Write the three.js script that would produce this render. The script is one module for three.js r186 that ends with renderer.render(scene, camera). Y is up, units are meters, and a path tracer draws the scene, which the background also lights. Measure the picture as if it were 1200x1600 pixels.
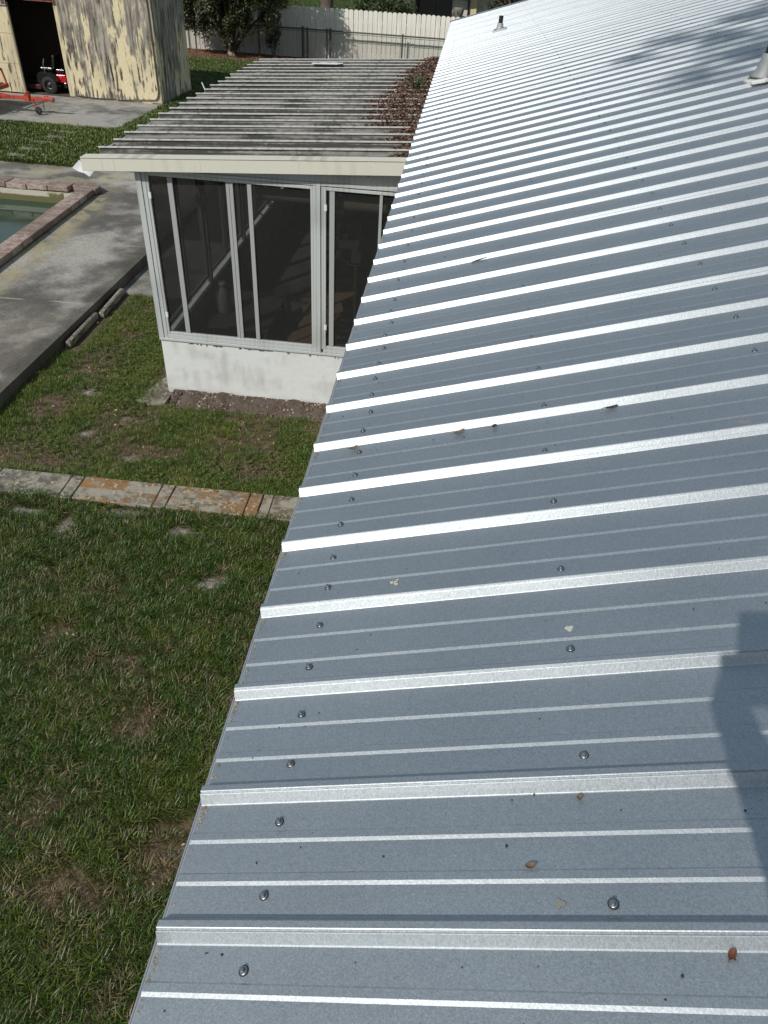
import * as THREE from 'three';
import { mergeGeometries, mergeVertices } from 'three/addons/utils/BufferGeometryUtils.js';
import { RoundedBoxGeometry } from 'three/addons/geometries/RoundedBoxGeometry.js';
import { MarchingCubes } from 'three/addons/objects/MarchingCubes.js';

// ------------------------------------------------------------------ camera, sky, sun, exposure
const scene = new THREE.Scene();
const camera = new THREE.PerspectiveCamera(70.786, 768 / 1024, 0.01, 600);
camera.position.set(0.329, 3.735, 0.416);
camera.rotation.set(-0.67643, 0.05947, 0.06744, 'YXZ');
scene.add(camera);
const renderer = new THREE.WebGLRenderer();
renderer.toneMapping = THREE.LinearToneMapping;
renderer.toneMappingExposure = 0.97;
renderer.shadowMap.enabled = true;
const SUN = new THREE.Vector3(-0.439, 0.625, 0.645).normalize();
{
  const w = 512, h = 256, d = new Float32Array(w * h * 4), dir = new THREE.Vector3();
  for (let j = 0; j < h; j++) for (let i = 0; i < w; i++) {
    const e = ((j + 0.5) / h - 0.5) * Math.PI, a = ((i + 0.5) / w - 0.5) * 2 * Math.PI; dir.set(Math.cos(e) * Math.cos(a), Math.sin(e), Math.cos(e) * Math.sin(a));
    const up = Math.max(0, dir.y), t = Math.pow(up, 0.5), g = Math.max(0, dir.dot(SUN)), q = 0.16 * Math.pow(g, 6) + 0.35 * Math.pow(g, 60), k = (j * w + i) * 4, zen = [0.16, 0.232, 0.315], hor = [0.45, 0.505, 0.55];
    for (let c = 0; c < 3; c++) d[k + c] = dir.y < 0 ? [0.09, 0.09, 0.07][c] : zen[c] * t + hor[c] * (1 - t) + q * [1, 0.95, 0.87][c];
    d[k + 3] = 1;
  }
  const t = new THREE.DataTexture(d, w, h, THREE.RGBAFormat, THREE.FloatType); t.mapping = THREE.EquirectangularReflectionMapping; t.magFilter = t.minFilter = THREE.LinearFilter; t.needsUpdate = true;
  scene.background = t; scene.environment = t;
}
const sun = new THREE.DirectionalLight(new THREE.Color(1.0, 0.96, 0.89), 3.4);
sun.position.copy(SUN.clone().multiplyScalar(60)).add(new THREE.Vector3(-3, 0, -12));
sun.target.position.set(-3, 0, -12);
sun.castShadow = true;
Object.assign(sun.shadow.camera, { left: -35, right: 35, top: 40, bottom: -40, near: 1, far: 160 });
sun.shadow.mapSize.set(4096, 4096);
scene.add(sun, sun.target);

// ------------------------------------------------------------------ helpers
const rng = (s) => () => { s |= 0; s = (s + 0x6d2b79f5) | 0; let t = Math.imul(s ^ (s >>> 15), 1 | s); t = (t + Math.imul(t ^ (t >>> 7), 61 | t)) ^ t; return ((t ^ (t >>> 14)) >>> 0) / 4294967296; };
const V = (x, y, z) => new THREE.Vector3(x, y, z);
const clamp = (x, a = 0, b = 1) => Math.min(b, Math.max(a, x));
const smooth = (a, b, x) => { const t = clamp((x - a) / (b - a)); return t * t * (3 - 2 * t); };
const mix = (a, b, t) => a + (b - a) * t;
const mix3 = (a, b, t) => [mix(a[0], b[0], t), mix(a[1], b[1], t), mix(a[2], b[2], t)];
const hash = (x, y, s) => { let h = Math.imul(x, 374761393) ^ Math.imul(y, 668265263) ^ Math.imul(s, 2147483647 - 1013); h = Math.imul(h ^ (h >>> 13), 1274126177); return ((h ^ (h >>> 16)) >>> 0) / 4294967296; };
function vnoise(x, y, s = 1, per = 0) {
  const xi = Math.floor(x), yi = Math.floor(y), fx = x - xi, fy = y - yi, ux = fx * fx * (3 - 2 * fx), uy = fy * fy * (3 - 2 * fy);
  const w = (i) => (per ? ((i % per) + per) % per : i);
  const a = hash(w(xi), w(yi), s), b = hash(w(xi + 1), w(yi), s), c = hash(w(xi), w(yi + 1), s), d = hash(w(xi + 1), w(yi + 1), s);
  return mix(mix(a, b, ux), mix(c, d, ux), uy);
}
function fbm(x, y, o = 4, s = 1, per = 0) { let v = 0, a = 0.5, t = 0; for (let i = 0; i < o; i++) { v += a * vnoise(x, y, s + i, per); t += a; a *= 0.5; x *= 2; y *= 2; per *= 2; } return v / t; }
const toS = (c) => 255 * (c <= 0.0031308 ? 12.92 * c : 1.055 * Math.pow(c, 1 / 2.4) - 0.055);
function tex(w, h, fn, color = true, size = [1, 1]) {           // fn(u, v) in 0..1 -> linear rgb or a grey
  const d = new Uint8Array(w * h * 4);
  for (let j = 0; j < h; j++) for (let i = 0; i < w; i++) {
    let c = fn((i + 0.5) / w, (j + 0.5) / h, i, j); if (!Array.isArray(c)) c = [c, c, c];
    const k = (j * w + i) * 4;
    for (let q = 0; q < 3; q++) d[k + q] = clamp(color ? toS(clamp(c[q])) : c[q] * 255, 0, 255);
    d[k + 3] = 255;
  }
  const t = new THREE.DataTexture(d, w, h);
  t.wrapS = t.wrapT = THREE.RepeatWrapping; t.magFilter = THREE.LinearFilter; t.minFilter = THREE.LinearMipmapLinearFilter; t.generateMipmaps = true;
  t.colorSpace = color ? THREE.SRGBColorSpace : THREE.NoColorSpace;
  t.repeat.set(1 / size[0], 1 / size[1]); t.needsUpdate = true;
  return t;
}
const M = (o) => { const { rgb, ...r } = o; const m = new (r.clearcoat || r.transmission || r.sheen ? THREE.MeshPhysicalMaterial : THREE.MeshStandardMaterial)({ roughness: 0.8, metalness: 0, ...r }); if (rgb) m.color.setRGB(...rgb); return m; };
const counts = {};
function numbered(n) { const k = counts[n] = (counts[n] ?? -1) + 1; return k ? n + '_' + String(k).padStart(3, '0') : n; }
function shade(o) { o.traverse((c) => { if (c.isMesh) c.castShadow = c.receiveShadow = true; }); return o; }
function tag(o, label, category, group) { Object.assign(o.userData, { label, category }); if (group) o.userData.group = group; return o; }
function thing(name, label, category, pos = [0, 0, 0], turn = 0, group) { const g = new THREE.Group(); g.name = numbered(name); g.position.set(...pos); g.rotation.y = turn; scene.add(g); return tag(g, label, category, group); }
function mesh(name, geo, mat, parent = scene) { const m = new THREE.Mesh(Array.isArray(geo) ? merge(geo) : geo, mat); m.name = parent === scene ? numbered(name) : name; m.castShadow = m.receiveShadow = true; parent.add(m); return m; }
function struct(name, geo, mat) { const m = mesh(name, geo, mat); m.userData.kind = 'structure'; return m; }
function boxUV(g) {                                               // uv in metres by the way each face points
  if (g.index) g = g.toNonIndexed();
  const p = g.attributes.position, n = p.count, uv = new Float32Array(n * 2), a = V(), b = V(), c = V();
  for (let i = 0; i < n; i += 3) {
    a.fromBufferAttribute(p, i); b.fromBufferAttribute(p, i + 1); c.fromBufferAttribute(p, i + 2);
    const nn = b.clone().sub(a).cross(c.clone().sub(a)), ax = Math.abs(nn.x), ay = Math.abs(nn.y), az = Math.abs(nn.z);
    [a, b, c].forEach((q, k) => { const t = ay >= ax && ay >= az ? [q.x, q.z] : ax >= az ? [q.z, q.y] : [q.x, q.y]; uv[(i + k) * 2] = t[0]; uv[(i + k) * 2 + 1] = t[1]; });
  }
  g.setAttribute('uv', new THREE.BufferAttribute(uv, 2));
  return g;
}
function merge(list) { list = list.map((g) => (g.index ? g.toNonIndexed() : g)); for (const g of list) for (const k of Object.keys(g.attributes)) if (!['position', 'normal', 'uv'].includes(k)) g.deleteAttribute(k); return mergeGeometries(list); }
const box = (w, h, d, x = 0, y = 0, z = 0, r = 0.004) => { const s = Math.min(w, h, d); const g = r > 0 && s > 0.003 ? new RoundedBoxGeometry(w, h, d, 1, Math.min(r, s * 0.4)) : new THREE.BoxGeometry(w, h, d); g.translate(x, y, z); return boxUV(g); };
const span = (x0, x1, y0, y1, z0, z1, r) => box(Math.abs(x1 - x0), Math.abs(y1 - y0), Math.abs(z1 - z0), (x0 + x1) / 2, (y0 + y1) / 2, (z0 + z1) / 2, r);
function tube(pts, r0, r1 = r0, seg = 8, n = 12) {                 // tapered tube along points
  const c = new THREE.CatmullRomCurve3(pts.map((p) => (p.isVector3 ? p : V(...p)))), f = c.computeFrenetFrames(n, false), pos = [], idx = [], uv = [];
  for (let i = 0; i <= n; i++) { const p = c.getPointAt(i / n), r = mix(r0, r1, i / n); for (let j = 0; j <= seg; j++) { const a = (j / seg) * Math.PI * 2, q = p.clone().addScaledVector(f.normals[i], Math.cos(a) * r).addScaledVector(f.binormals[i], Math.sin(a) * r); pos.push(q.x, q.y, q.z); uv.push(j / seg * 6.28 * r0, i / n * c.getLength()); } }
  for (let i = 0; i < n; i++) for (let j = 0; j < seg; j++) { const a = i * (seg + 1) + j, b = a + seg + 1; idx.push(a, b, a + 1, b, b + 1, a + 1); }
  for (const [row, flip] of [[0, 1], [n, 0]]) { const p = c.getPointAt(row / n), k = pos.length / 3; pos.push(p.x, p.y, p.z); uv.push(0, 0); for (let j = 0; j < seg; j++) { const a = row * (seg + 1) + j; idx.push(k, ...(flip ? [a, a + 1] : [a + 1, a])); } }
  const g = new THREE.BufferGeometry(); g.setAttribute('position', new THREE.Float32BufferAttribute(pos, 3)); g.setAttribute('uv', new THREE.Float32BufferAttribute(uv, 2)); g.setIndex(idx); g.computeVertexNormals(); return g;
}
const rod = (a, b, r, seg = 10) => tube([a, b], r, r, seg, 1);
function lathe(pts, seg = 20) { return new THREE.LatheGeometry(pts.map((p) => new THREE.Vector2(...p)), seg); }
function prism(shape, depth, bevel = 0) { return new THREE.ExtrudeGeometry(shape, { depth, bevelEnabled: bevel > 0, bevelSize: bevel, bevelThickness: bevel, bevelSegments: 1, curveSegments: 8 }); }
const poly = (pts) => { const s = new THREE.Shape(); pts.forEach((p, i) => (i ? s.lineTo(...p) : s.moveTo(...p))); return s; };
function slab(pts, y0, y1, holes = []) {                           // a flat slab from an outline in x, z
  const s = poly(pts.map(([x, z]) => [x, -z])); for (const h of holes) s.holes.push(poly(h.map(([x, z]) => [x, -z])));
  const g = prism(s, y1 - y0); g.rotateX(-Math.PI / 2); g.translate(0, y0, 0); return boxUV(g);
}
const at = (g, x = 0, y = 0, z = 0, rx = 0, ry = 0, rz = 0) => { g = g.clone(); g.applyMatrix4(new THREE.Matrix4().makeRotationFromEuler(new THREE.Euler(rx, ry, rz, 'YXZ')).setPosition(x, y, z)); return g; };
function instances(name, geo, mat, list, parent = scene) {          // list of {p, q|e, s, c}
  const m = new THREE.InstancedMesh(geo, mat, list.length), o = new THREE.Object3D(), c = new THREE.Color();
  list.forEach((t, i) => { o.position.copy(t.p); if (t.q) o.quaternion.copy(t.q); else o.rotation.set(...(t.e || [0, 0, 0]), 'YXZ'); if (Array.isArray(t.s)) o.scale.set(...t.s); else o.scale.setScalar(t.s ?? 1); o.updateMatrix(); m.setMatrixAt(i, o.matrix); if (t.c) m.setColorAt(i, c.setRGB(...t.c)); });
  m.name = parent === scene ? numbered(name) : name; m.castShadow = m.receiveShadow = true; m.userData.kind = 'stuff'; parent.add(m); return m;
}
function bladeTuft(n, len, wid, spread, seed, lean = 1) {
  const r = rng(seed), pos = [], idx = [], col = [];
  for (let i = 0; i < n; i++) {
    const straw = r() < 0.08, kk = 0.55 + 0.9 * r();
    const a = r() * 6.283, d = Math.sqrt(r()) * spread, L = len * (0.55 + 0.7 * r()), l = lean * (0.25 + 0.9 * r()), w = wid * (0.6 + 0.6 * r()), b = a + (r() - 0.5) * 2.2, bx = Math.cos(a) * d, bz = Math.sin(a) * d, dx = Math.cos(b), dz = Math.sin(b), k = pos.length / 3;
    for (const [t, ww] of [[0, 0.8], [0.5, 1], [1, 0.08]]) { const y = L * Math.sin(Math.min(1.45, t * (1.5 - 0.35 * l))) * (1 - 0.35 * l * t * t), h = L * l * t * t * 0.85 + 0.1 * L * t; for (const s of [-1, 1]) { pos.push(bx + dx * h - dz * s * w * ww / 2, y, bz + dz * h + dx * s * w * ww / 2); if (straw) col.push(1.9, 1.35, 1.8); else col.push(kk, kk, kk); } }
    idx.push(k, k + 1, k + 2, k + 1, k + 3, k + 2, k + 2, k + 3, k + 4, k + 3, k + 5, k + 4);
  }
  const g = new THREE.BufferGeometry(); g.setAttribute('position', new THREE.Float32BufferAttribute(pos, 3)); g.setAttribute('color', new THREE.Float32BufferAttribute(col, 3)); g.setIndex(idx); g.computeVertexNormals(); return g;
}
function leafCluster(n, len, wid, spread, seed) {
  const r = rng(seed), list = [];
  for (let i = 0; i < n; i++) {
    const g = new THREE.BufferGeometry(), L = len * (0.7 + 0.6 * r()), w = wid * (0.7 + 0.6 * r());
    g.setAttribute('position', new THREE.Float32BufferAttribute([0, 0, 0, -w / 2, 0.12 * w, L * 0.45, 0, -0.05 * w, L * 0.5, w / 2, 0.12 * w, L * 0.45, 0, -0.1 * L, L], 3)); g.setIndex([0, 2, 1, 0, 3, 2, 1, 2, 4, 2, 3, 4]);
    g.applyMatrix4(new THREE.Matrix4().makeRotationFromEuler(new THREE.Euler((r() - 0.6) * 1.6, r() * 6.283, (r() - 0.5) * 1.2, 'YXZ')).setPosition((r() - 0.5) * spread, (r() - 0.5) * spread, (r() - 0.5) * spread));
    list.push(g);
  }
  const g = mergeGeometries(list); g.computeVertexNormals(); return g;
}
// a continuous skin round bones: [ax,ay,az, bx,by,bz, ra, rb]
function skin(bones, cell, k = 0.03) {
  const lo = V(1e9, 1e9, 1e9), hi = V(-1e9, -1e9, -1e9);
  for (const b of bones) for (const [p, r] of [[V(b[0], b[1], b[2]), b[6]], [V(b[3], b[4], b[5]), b[7]]]) { lo.min(p.clone().addScalar(-r - 3 * cell)); hi.max(p.clone().addScalar(r + 3 * cell)); }
  const half = Math.max(hi.x - lo.x, hi.y - lo.y, hi.z - lo.z) / 2, mid = lo.clone().add(hi).multiplyScalar(0.5), n = Math.ceil((2 * half) / cell) + 4;
  const mc = new MarchingCubes(n, new THREE.MeshBasicMaterial(), false, false, 400000); mc.isolation = 0;
  for (let z = 0; z < n; z++) for (let y = 0; y < n; y++) for (let x = 0; x < n; x++) {
    const px = mid.x + ((x - n / 2) / (n / 2)) * half, py = mid.y + ((y - n / 2) / (n / 2)) * half, pz = mid.z + ((z - n / 2) / (n / 2)) * half; let d = 1e3;
    for (const b of bones) {
      const vx = b[3] - b[0], vy = b[4] - b[1], vz = b[5] - b[2], wx = px - b[0], wy = py - b[1], wz = pz - b[2], L = vx * vx + vy * vy + vz * vz, t = L ? clamp((wx * vx + wy * vy + wz * vz) / L) : 0;
      const e = Math.hypot(wx - t * vx, wy - t * vy, wz - t * vz) - mix(b[6], b[7], t), h = clamp(0.5 + (0.5 * (d - e)) / k);
      d = mix(d, e, h) - k * h * (1 - h);
    }
    mc.field[x + y * n + z * n * n] = -d;
  }
  mc.update();
  let g = new THREE.BufferGeometry(); g.setAttribute('position', new THREE.Float32BufferAttribute(Array.from(mc.positionArray.slice(0, mc.count * 3)), 3));
  g.scale(half, half, half); g.translate(mid.x, mid.y, mid.z); g = mergeVertices(g, 1e-5); g.computeVertexNormals(); return g;
}

// ------------------------------------------------------------------ materials
const galvMap = tex(1024, 1024, (u, v, i, j) => {
  const a = vnoise(u * 340, v * 340, 3, 340), b = vnoise(u * 512, v * 512, 9, 512), c = hash(i, j, 5), l = fbm(u * 4, v * 4, 3, 21, 4);
  const k = 0.93 + 0.05 * (a - 0.5) + 0.18 * (b - 0.5) + 0.3 * (c - 0.5) + 0.1 * (l - 0.5);
  return [0.5 * k, 0.538 * k, 0.566 * k];
}, true, [0.9144, 0.9144]);
const galvRough = tex(1024, 1024, (u, v, i, j) => { const a = vnoise(u * 300, v * 300, 13, 300), c = hash(i, j, 15), l = fbm(u * 3, v * 3, 3, 31, 3); return 0.8 + 0.08 * (a - 0.5) + 0.2 * (c - 0.5) + 0.12 * (l - 0.5); }, false, [0.9144, 0.9144]);
const galvBump = tex(1024, 1024, (u, v, i, j) => 0.5 + 0.35 * (fbm(u * 5, v * 5, 3, 41, 5) - 0.5) + 0.06 * (vnoise(u * 420, v * 420, 43, 420) - 0.5) + 0.015 * (hash(i, j, 7) - 0.5), false, [0.9144, 0.9144]);
const mGalv = M({ map: galvMap, roughnessMap: galvRough, roughness: 0.66, metalness: 0.94, bumpMap: galvBump, bumpScale: 0.0016, side: THREE.DoubleSide });
const mTrim = M({ rgb: [0.5, 0.52, 0.54], roughness: 0.45, metalness: 0.6, side: THREE.DoubleSide });
const mScrew = M({ rgb: [0.3, 0.32, 0.34], roughness: 0.38, metalness: 0.9 });
const mRubber = M({ rgb: [0.015, 0.015, 0.016], roughness: 0.7 });
const mBoot = M({ rgb: [0.36, 0.37, 0.375], roughness: 0.6, metalness: 0.3, side: THREE.DoubleSide });
const mCaulk = M({ rgb: [0.62, 0.62, 0.6], roughness: 0.6 });
const mBlackPipe = M({ rgb: [0.012, 0.012, 0.012], roughness: 0.5 });
const noiseGrey = (s, a, b, f = 8) => tex(512, 512, (u, v, i, j) => { const n = fbm(u * f, v * f, 5, s, f); return mix(a, b, n) + 0.04 * (hash(i, j, s) - 0.5); }, false, [1, 1]);
const bumpFine = noiseGrey(71, 0, 1, 24);
const alum = (s, base, dirt, amt, size = 1.1) => tex(512, 512, (u, v, i, j) => { const n = fbm(u * 6, v * 3, 5, s, 3), st = fbm(u * 48, v * 2, 3, s + 4, 2), k = smooth(0.5, 0.8, 0.5 * n + 0.5 * st) * amt; const c = mix3(base, dirt, k), g = 0.97 + 0.06 * (hash(i, j, s) - 0.5); return [c[0] * g, c[1] * g, c[2] * g]; }, true, [size, size]);
const mAlum = M({ map: alum(101, [0.56, 0.59, 0.59], [0.3, 0.31, 0.3], 0.5), roughness: 0.5, metalness: 0.15 });
const mAlumDull = M({ map: alum(105, [0.4, 0.42, 0.42], [0.25, 0.26, 0.25], 0.5), roughness: 0.55, metalness: 0.15 });
const mFascia = M({ map: alum(111, [0.66, 0.645, 0.56], [0.38, 0.36, 0.28], 0.7, 2.83), roughness: 0.6 });
const mKick = M({ map: tex(1024, 512, (u, v, i, j) => {
  const sm = fbm(u * 5, v * 3, 4, 121), st = fbm(u * 40, v * 3, 3, 125); let c = [0.7, 0.72, 0.715];
  c = mix3(c, [0.42, 0.42, 0.4], 0.55 * smooth(0.48, 0.75, sm * 0.7 + st * 0.3)); const low = smooth(0.16, 0.0, v + 0.16 * (fbm(u * 14, v * 6, 4, 131) - 0.5)); c = mix3(c, [0.33, 0.28, 0.22], 0.5 * low);
  const g = 0.97 + 0.06 * (hash(i, j, 9) - 0.5); return c.map((x) => x * g);
}, true, [2.4, 0.7]), bumpMap: bumpFine, bumpScale: 0.002, roughness: 0.8 });
const mChip = M({ rgb: [0.16, 0.15, 0.14], roughness: 0.9 });
const concreteTex = (s, base, size, dark = [0.13, 0.125, 0.11], warm = [0.36, 0.33, 0.24]) => tex(1024, 1024, (u, v, i, j) => {
  const a = fbm(u * 4, v * 4, 6, s, 4), b = fbm(u * 18, v * 18, 4, s + 9, 18), w = fbm(u * 3, v * 3, 4, s + 17, 3); let c = mix3(base, dark, smooth(0.35, 0.72, a * 0.65 + b * 0.35));
  c = mix3(c, warm, 0.5 * smooth(0.5, 0.75, w)); const g = 0.82 + 0.36 * vnoise(u * 300, v * 300, s + 3, 300) + 0.14 * (hash(i, j, s) - 0.5); return c.map((x) => x * g);
}, true, [size, size]);
const mPad = M({ map: concreteTex(201, [0.36, 0.345, 0.32], 3.1), bumpMap: bumpFine, bumpScale: 0.004, roughness: 0.9 });
// deck: its own sheet of colour, with the yellow growth along the coping and two joints
const DX0 = -9.5, DX1 = -3.7, DZ0 = -13.1, DZ1 = -3.1;
const mDeck = M({ map: tex(1100, 1700, (u, v, i, j) => {
  const x = mix(DX0, DX1, u), z = mix(DZ0, DZ1, v), n = fbm(x * 1.3, z * 1.3, 6, 301), m = fbm(x * 6, z * 6, 4, 311), f = fbm(x * 0.55 + 9, z * 0.55, 4, 321);
  let c = mix3([0.44, 0.415, 0.37], [0.12, 0.112, 0.098], smooth(0.35, 0.62, 0.5 * n + 0.22 * m + 0.32 * f));
  c = mix3(c, [0.3, 0.26, 0.2], 0.25 * smooth(0.5, 0.72, fbm(x * 0.9 + 20, z * 0.9, 4, 331)));
  const ed = x - (-5.15 + 0.047 * (z + 6)), wob = 0.25 * (fbm(z * 2, x * 2, 4, 341) - 0.5);
  c = mix3(c, [0.42, 0.37, 0.23], (0.1 + 0.7 * smooth(0.3, 0.6, m)) * smooth(0.5, 0.16, ed + wob) * smooth(-0.3, -0.02, ed) * smooth(-12.4, -11.2, z));
  c = mix3(c, [0.42, 0.37, 0.24], 0.6 * smooth(0.52, 0.64, fbm(x * 1.6, z * 3.2, 5, 351)) * smooth(-11, -11.8, z) * smooth(-13.1, -12.6, z));
  c = mix3(c, [0.1, 0.09, 0.075], 0.6 * smooth(0.55, 0.7, fbm(x * 1.2, z * 2.4, 5, 371)) * smooth(-11.4, -12, z));
  const jl = Math.min(Math.abs(z + 9.35 + 0.03 * (x + 4) + 0.03 * vnoise(x * 6, 1, 5)), Math.abs(z + 7.35 + 0.05 * (x + 4) + 0.03 * vnoise(x * 6, 4, 5)));
  c = mix3(c, [0.55, 0.5, 0.38], 0.6 * smooth(0.022, 0.006, jl) * smooth(0.3, 0.5, vnoise(x * 2.5, z, 8)));
  c = mix3(c, [0.08, 0.075, 0.06], 0.7 * smooth(-3.98, -3.8, x + 0.12 * (m - 0.5)));
  const g = 0.72 + 0.4 * vnoise(x * 70, z * 70, 361) + 0.3 * (hash(i, j, 3) - 0.5); return c.map((q) => q * g);
}, true, [1, 1]), bumpMap: bumpFine, bumpScale: 0.004, roughness: 0.92 });
const copingTex = (s, k) => tex(256, 256, (u, v, i, j) => { const a = fbm(u * 5, v * 5, 5, s, 5), b = fbm(u * 30, v * 30, 3, s + 5, 30); let c = mix3([0.28 * k, 0.19 * k, 0.155 * k], [0.38 * k, 0.31 * k, 0.265 * k], smooth(0.4, 0.7, a)); c = mix3(c, [0.12, 0.095, 0.08], 0.6 * smooth(0.52, 0.7, b)); const g = 0.85 + 0.3 * hash(i, j, s); return c.map((x) => x * g); }, true, [0.42, 0.42]);
const mCoping = [1, 0.86, 1.12].map((k, i) => M({ map: copingTex(401 + i * 7, k), bumpMap: bumpFine, bumpScale: 0.004, roughness: 0.85 }));
const slabTex = (s, org) => tex(512, 512, (u, v, i, j) => { const a = fbm(u * 3.1, v * 3.1, 5, s), b = fbm(u * 16, v * 16, 4, s + 3), d = fbm(u * 40, v * 40, 3, s + 6); let c = mix3([0.34, 0.31, 0.25], [0.12, 0.115, 0.1], smooth(0.38, 0.62, b * 0.6 + a * 0.4)); c = mix3(c, [0.33, 0.165, 0.055], org * smooth(0.42, 0.62, a * 0.5 + b * 0.3 + d * 0.2) * (0.6 + 0.5 * hash(i, j, s + 2))); c = mix3(c, [0.5, 0.45, 0.34], 0.7 * smooth(0.6, 0.7, d) * smooth(0.45, 0.6, b)); const g = 0.8 + 0.4 * hash(i, j, s); return c.map((x) => x * g); }, true, [1, 1]);
const mSlab = [[501, 0.08], [511, 0.95], [521, 0.85], [531, 0.3], [541, 0.1]].map(([s, o]) => M({ map: slabTex(s, o), bumpMap: bumpFine, bumpScale: 0.006, roughness: 0.92 }));
const soilTex = tex(1024, 1024, (u, v, i, j) => { const a = fbm(u * 14, v * 14, 5, 601, 14), b = fbm(u * 90, v * 90, 3, 607, 90), c = hash(i >> 1, j >> 1, 611); const k = 0.45 + 0.9 * a * b * 2 + 0.35 * (c - 0.5); return [k, k * (0.97 + 0.05 * b), k]; }, true, [1.7, 1.7]);
const mGround = M({ map: soilTex, vertexColors: true, bumpMap: bumpFine, bumpScale: 0.02, roughness: 1 });
const mBlade = M({ rgb: [1, 1, 1], vertexColors: true, roughness: 0.45, side: THREE.DoubleSide });
const mLeaf = M({ rgb: [1, 1, 1], roughness: 0.5, transmission: 0.3, thickness: 0, side: THREE.DoubleSide });
const mDead = M({ rgb: [1, 1, 1], roughness: 0.85, side: THREE.DoubleSide });
const barkTex = tex(256, 256, (u, v) => { const a = fbm(u * 12, v * 3, 4, 701, 3), k = 0.5 + a; return [0.12 * k, 0.1 * k, 0.08 * k]; }, true, [0.6, 0.6]);
const mBark = M({ map: barkTex, roughness: 0.95 });
const mPink = M({ rgb: [0.3, 0.24, 0.2], roughness: 0.9 });
// peeling yellow paint on weathered plywood
const ply = (s, bare) => tex(1024, 1024, (u, v, i, j) => {
  const gr = fbm(u * 70, v * 4, 4, s), big = fbm(u * 5, v * 2.4, 4, s + 5), kn = fbm(u * 34, v * 13, 4, s + 8), fl = fbm(u * 26 + kn, v * 11, 4, s + 2), top = smooth(0.2, 0.9, v), seam = smooth(0.05, 0.0, Math.abs(u - 0.5 + 0.02 * (gr - 0.5)));
  const p = smooth(0.468, 0.525, 0.36 * big + 0.24 * kn + 0.22 * gr + 0.18 * fl + 0.1 * top * bare + 0.05 * seam + 0.1 * smooth(0.1, 0.0, v) - 0.025);
  let c = mix3([0.76, 0.66, 0.43], [0.64, 0.55, 0.36], smooth(0.3, 0.7, big)); const wood = mix3([0.4, 0.365, 0.31], [0.13, 0.12, 0.105], smooth(0.36, 0.64, gr * 0.6 + kn * 0.4)); c = mix3(c, wood, p * bare * 0.92);
  c = mix3(c, [0.07, 0.055, 0.04], 0.85 * smooth(0.61, 0.67, 0.5 * gr + 0.5 * kn)); const g = 0.94 + 0.12 * (hash(i, j, s) - 0.5); return c.map((x) => x * g);
}, true, [2.15, 2.4]);
const mPly = M({ map: ply(801, 1), bumpMap: bumpFine, bumpScale: 0.006, roughness: 0.85 });
const mPlyLeft = M({ map: ply(831, 0.25), roughness: 0.85 });
const mShedSide = M({ map: ply(851, 1), bumpMap: bumpFine, bumpScale: 0.006, roughness: 0.9 });
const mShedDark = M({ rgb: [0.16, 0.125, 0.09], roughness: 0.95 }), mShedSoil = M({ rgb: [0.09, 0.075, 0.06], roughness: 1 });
const mRust = M({ map: tex(256, 256, (u, v) => { const a = fbm(u * 9, v * 9, 5, 861, 9); return mix3([0.3, 0.1, 0.06], [0.13, 0.06, 0.04], smooth(0.4, 0.65, a)); }, true, [0.5, 0.5]), roughness: 0.8 });
const mTrailer = M({ map: tex(256, 256, (u, v) => { const a = fbm(u * 12, v * 12, 5, 871, 12); return mix3([0.5, 0.06, 0.03], [0.25, 0.07, 0.045], smooth(0.5, 0.7, a)); }, true, [0.5, 0.5]), roughness: 0.5 });
const mTyre = M({ rgb: [0.02, 0.02, 0.02], roughness: 0.8 });
const mBlackPaint = M({ rgb: [0.012, 0.012, 0.013], roughness: 0.25, clearcoat: 0.6, clearcoatRoughness: 0.15 });
const mRedPaint = M({ rgb: [0.5, 0.012, 0.02], roughness: 0.3, clearcoat: 0.6, clearcoatRoughness: 0.15 });
const mSteel = M({ rgb: [0.4, 0.4, 0.4], roughness: 0.4, metalness: 0.9 });
const mFence = [0, 1, 2].map((k) => M({ map: tex(256, 512, (u, v, i, j) => { const a = fbm(u * 20, v * 3, 4, 901 + k * 5), b = fbm(u * 2, v * 3, 4, 903 + k * 5); let c = mix3([0.82, 0.8, 0.73], [0.72, 0.69, 0.61], smooth(0.35, 0.7, b)); c = mix3(c, [0.33, 0.32, 0.25], 0.45 * smooth(0.5, 0.72, a) * smooth(0.9, 0.2, v * 0.4 + b)); return c; }, true, [0.16, 1.6]), roughness: 0.75 }));
const mChain = M({ rgb: [0.1, 0.105, 0.105], roughness: 0.6, metalness: 0.4 });
const mScreen = M({ rgb: [0.013, 0.0135, 0.013], roughness: 0.9, transparent: true, opacity: 0.52, side: THREE.DoubleSide });
const panTex = (s) => tex(1024, 256, (u, v, i, j) => {
  const st = fbm(u * 4, v * 16, 5, s), bl = fbm(u * 9, v * 4, 5, s + 4), sp = fbm(u * 60, v * 12, 3, s + 8); let c = mix3([0.36, 0.35, 0.32], [0.075, 0.07, 0.062], smooth(0.385, 0.6, 0.45 * st + 0.35 * bl + 0.2 * sp));
  c = mix3(c, [0.6, 0.6, 0.57], 0.5 * smooth(0.6, 0.75, sp * 0.6 + (1 - st) * 0.4)); const g = 0.85 + 0.3 * (hash(i, j, s) - 0.5); return c.map((x) => x * g);
}, true, [2.7, 0.3]);
const mPan = [0, 1, 2, 3].map((k) => M({ map: panTex(951 + k * 11), roughness: 0.75 }));
const mLip = M({ map: alum(999, [0.6, 0.595, 0.57], [0.15, 0.14, 0.12], 0.9, 2.8), roughness: 0.6 });
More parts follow.
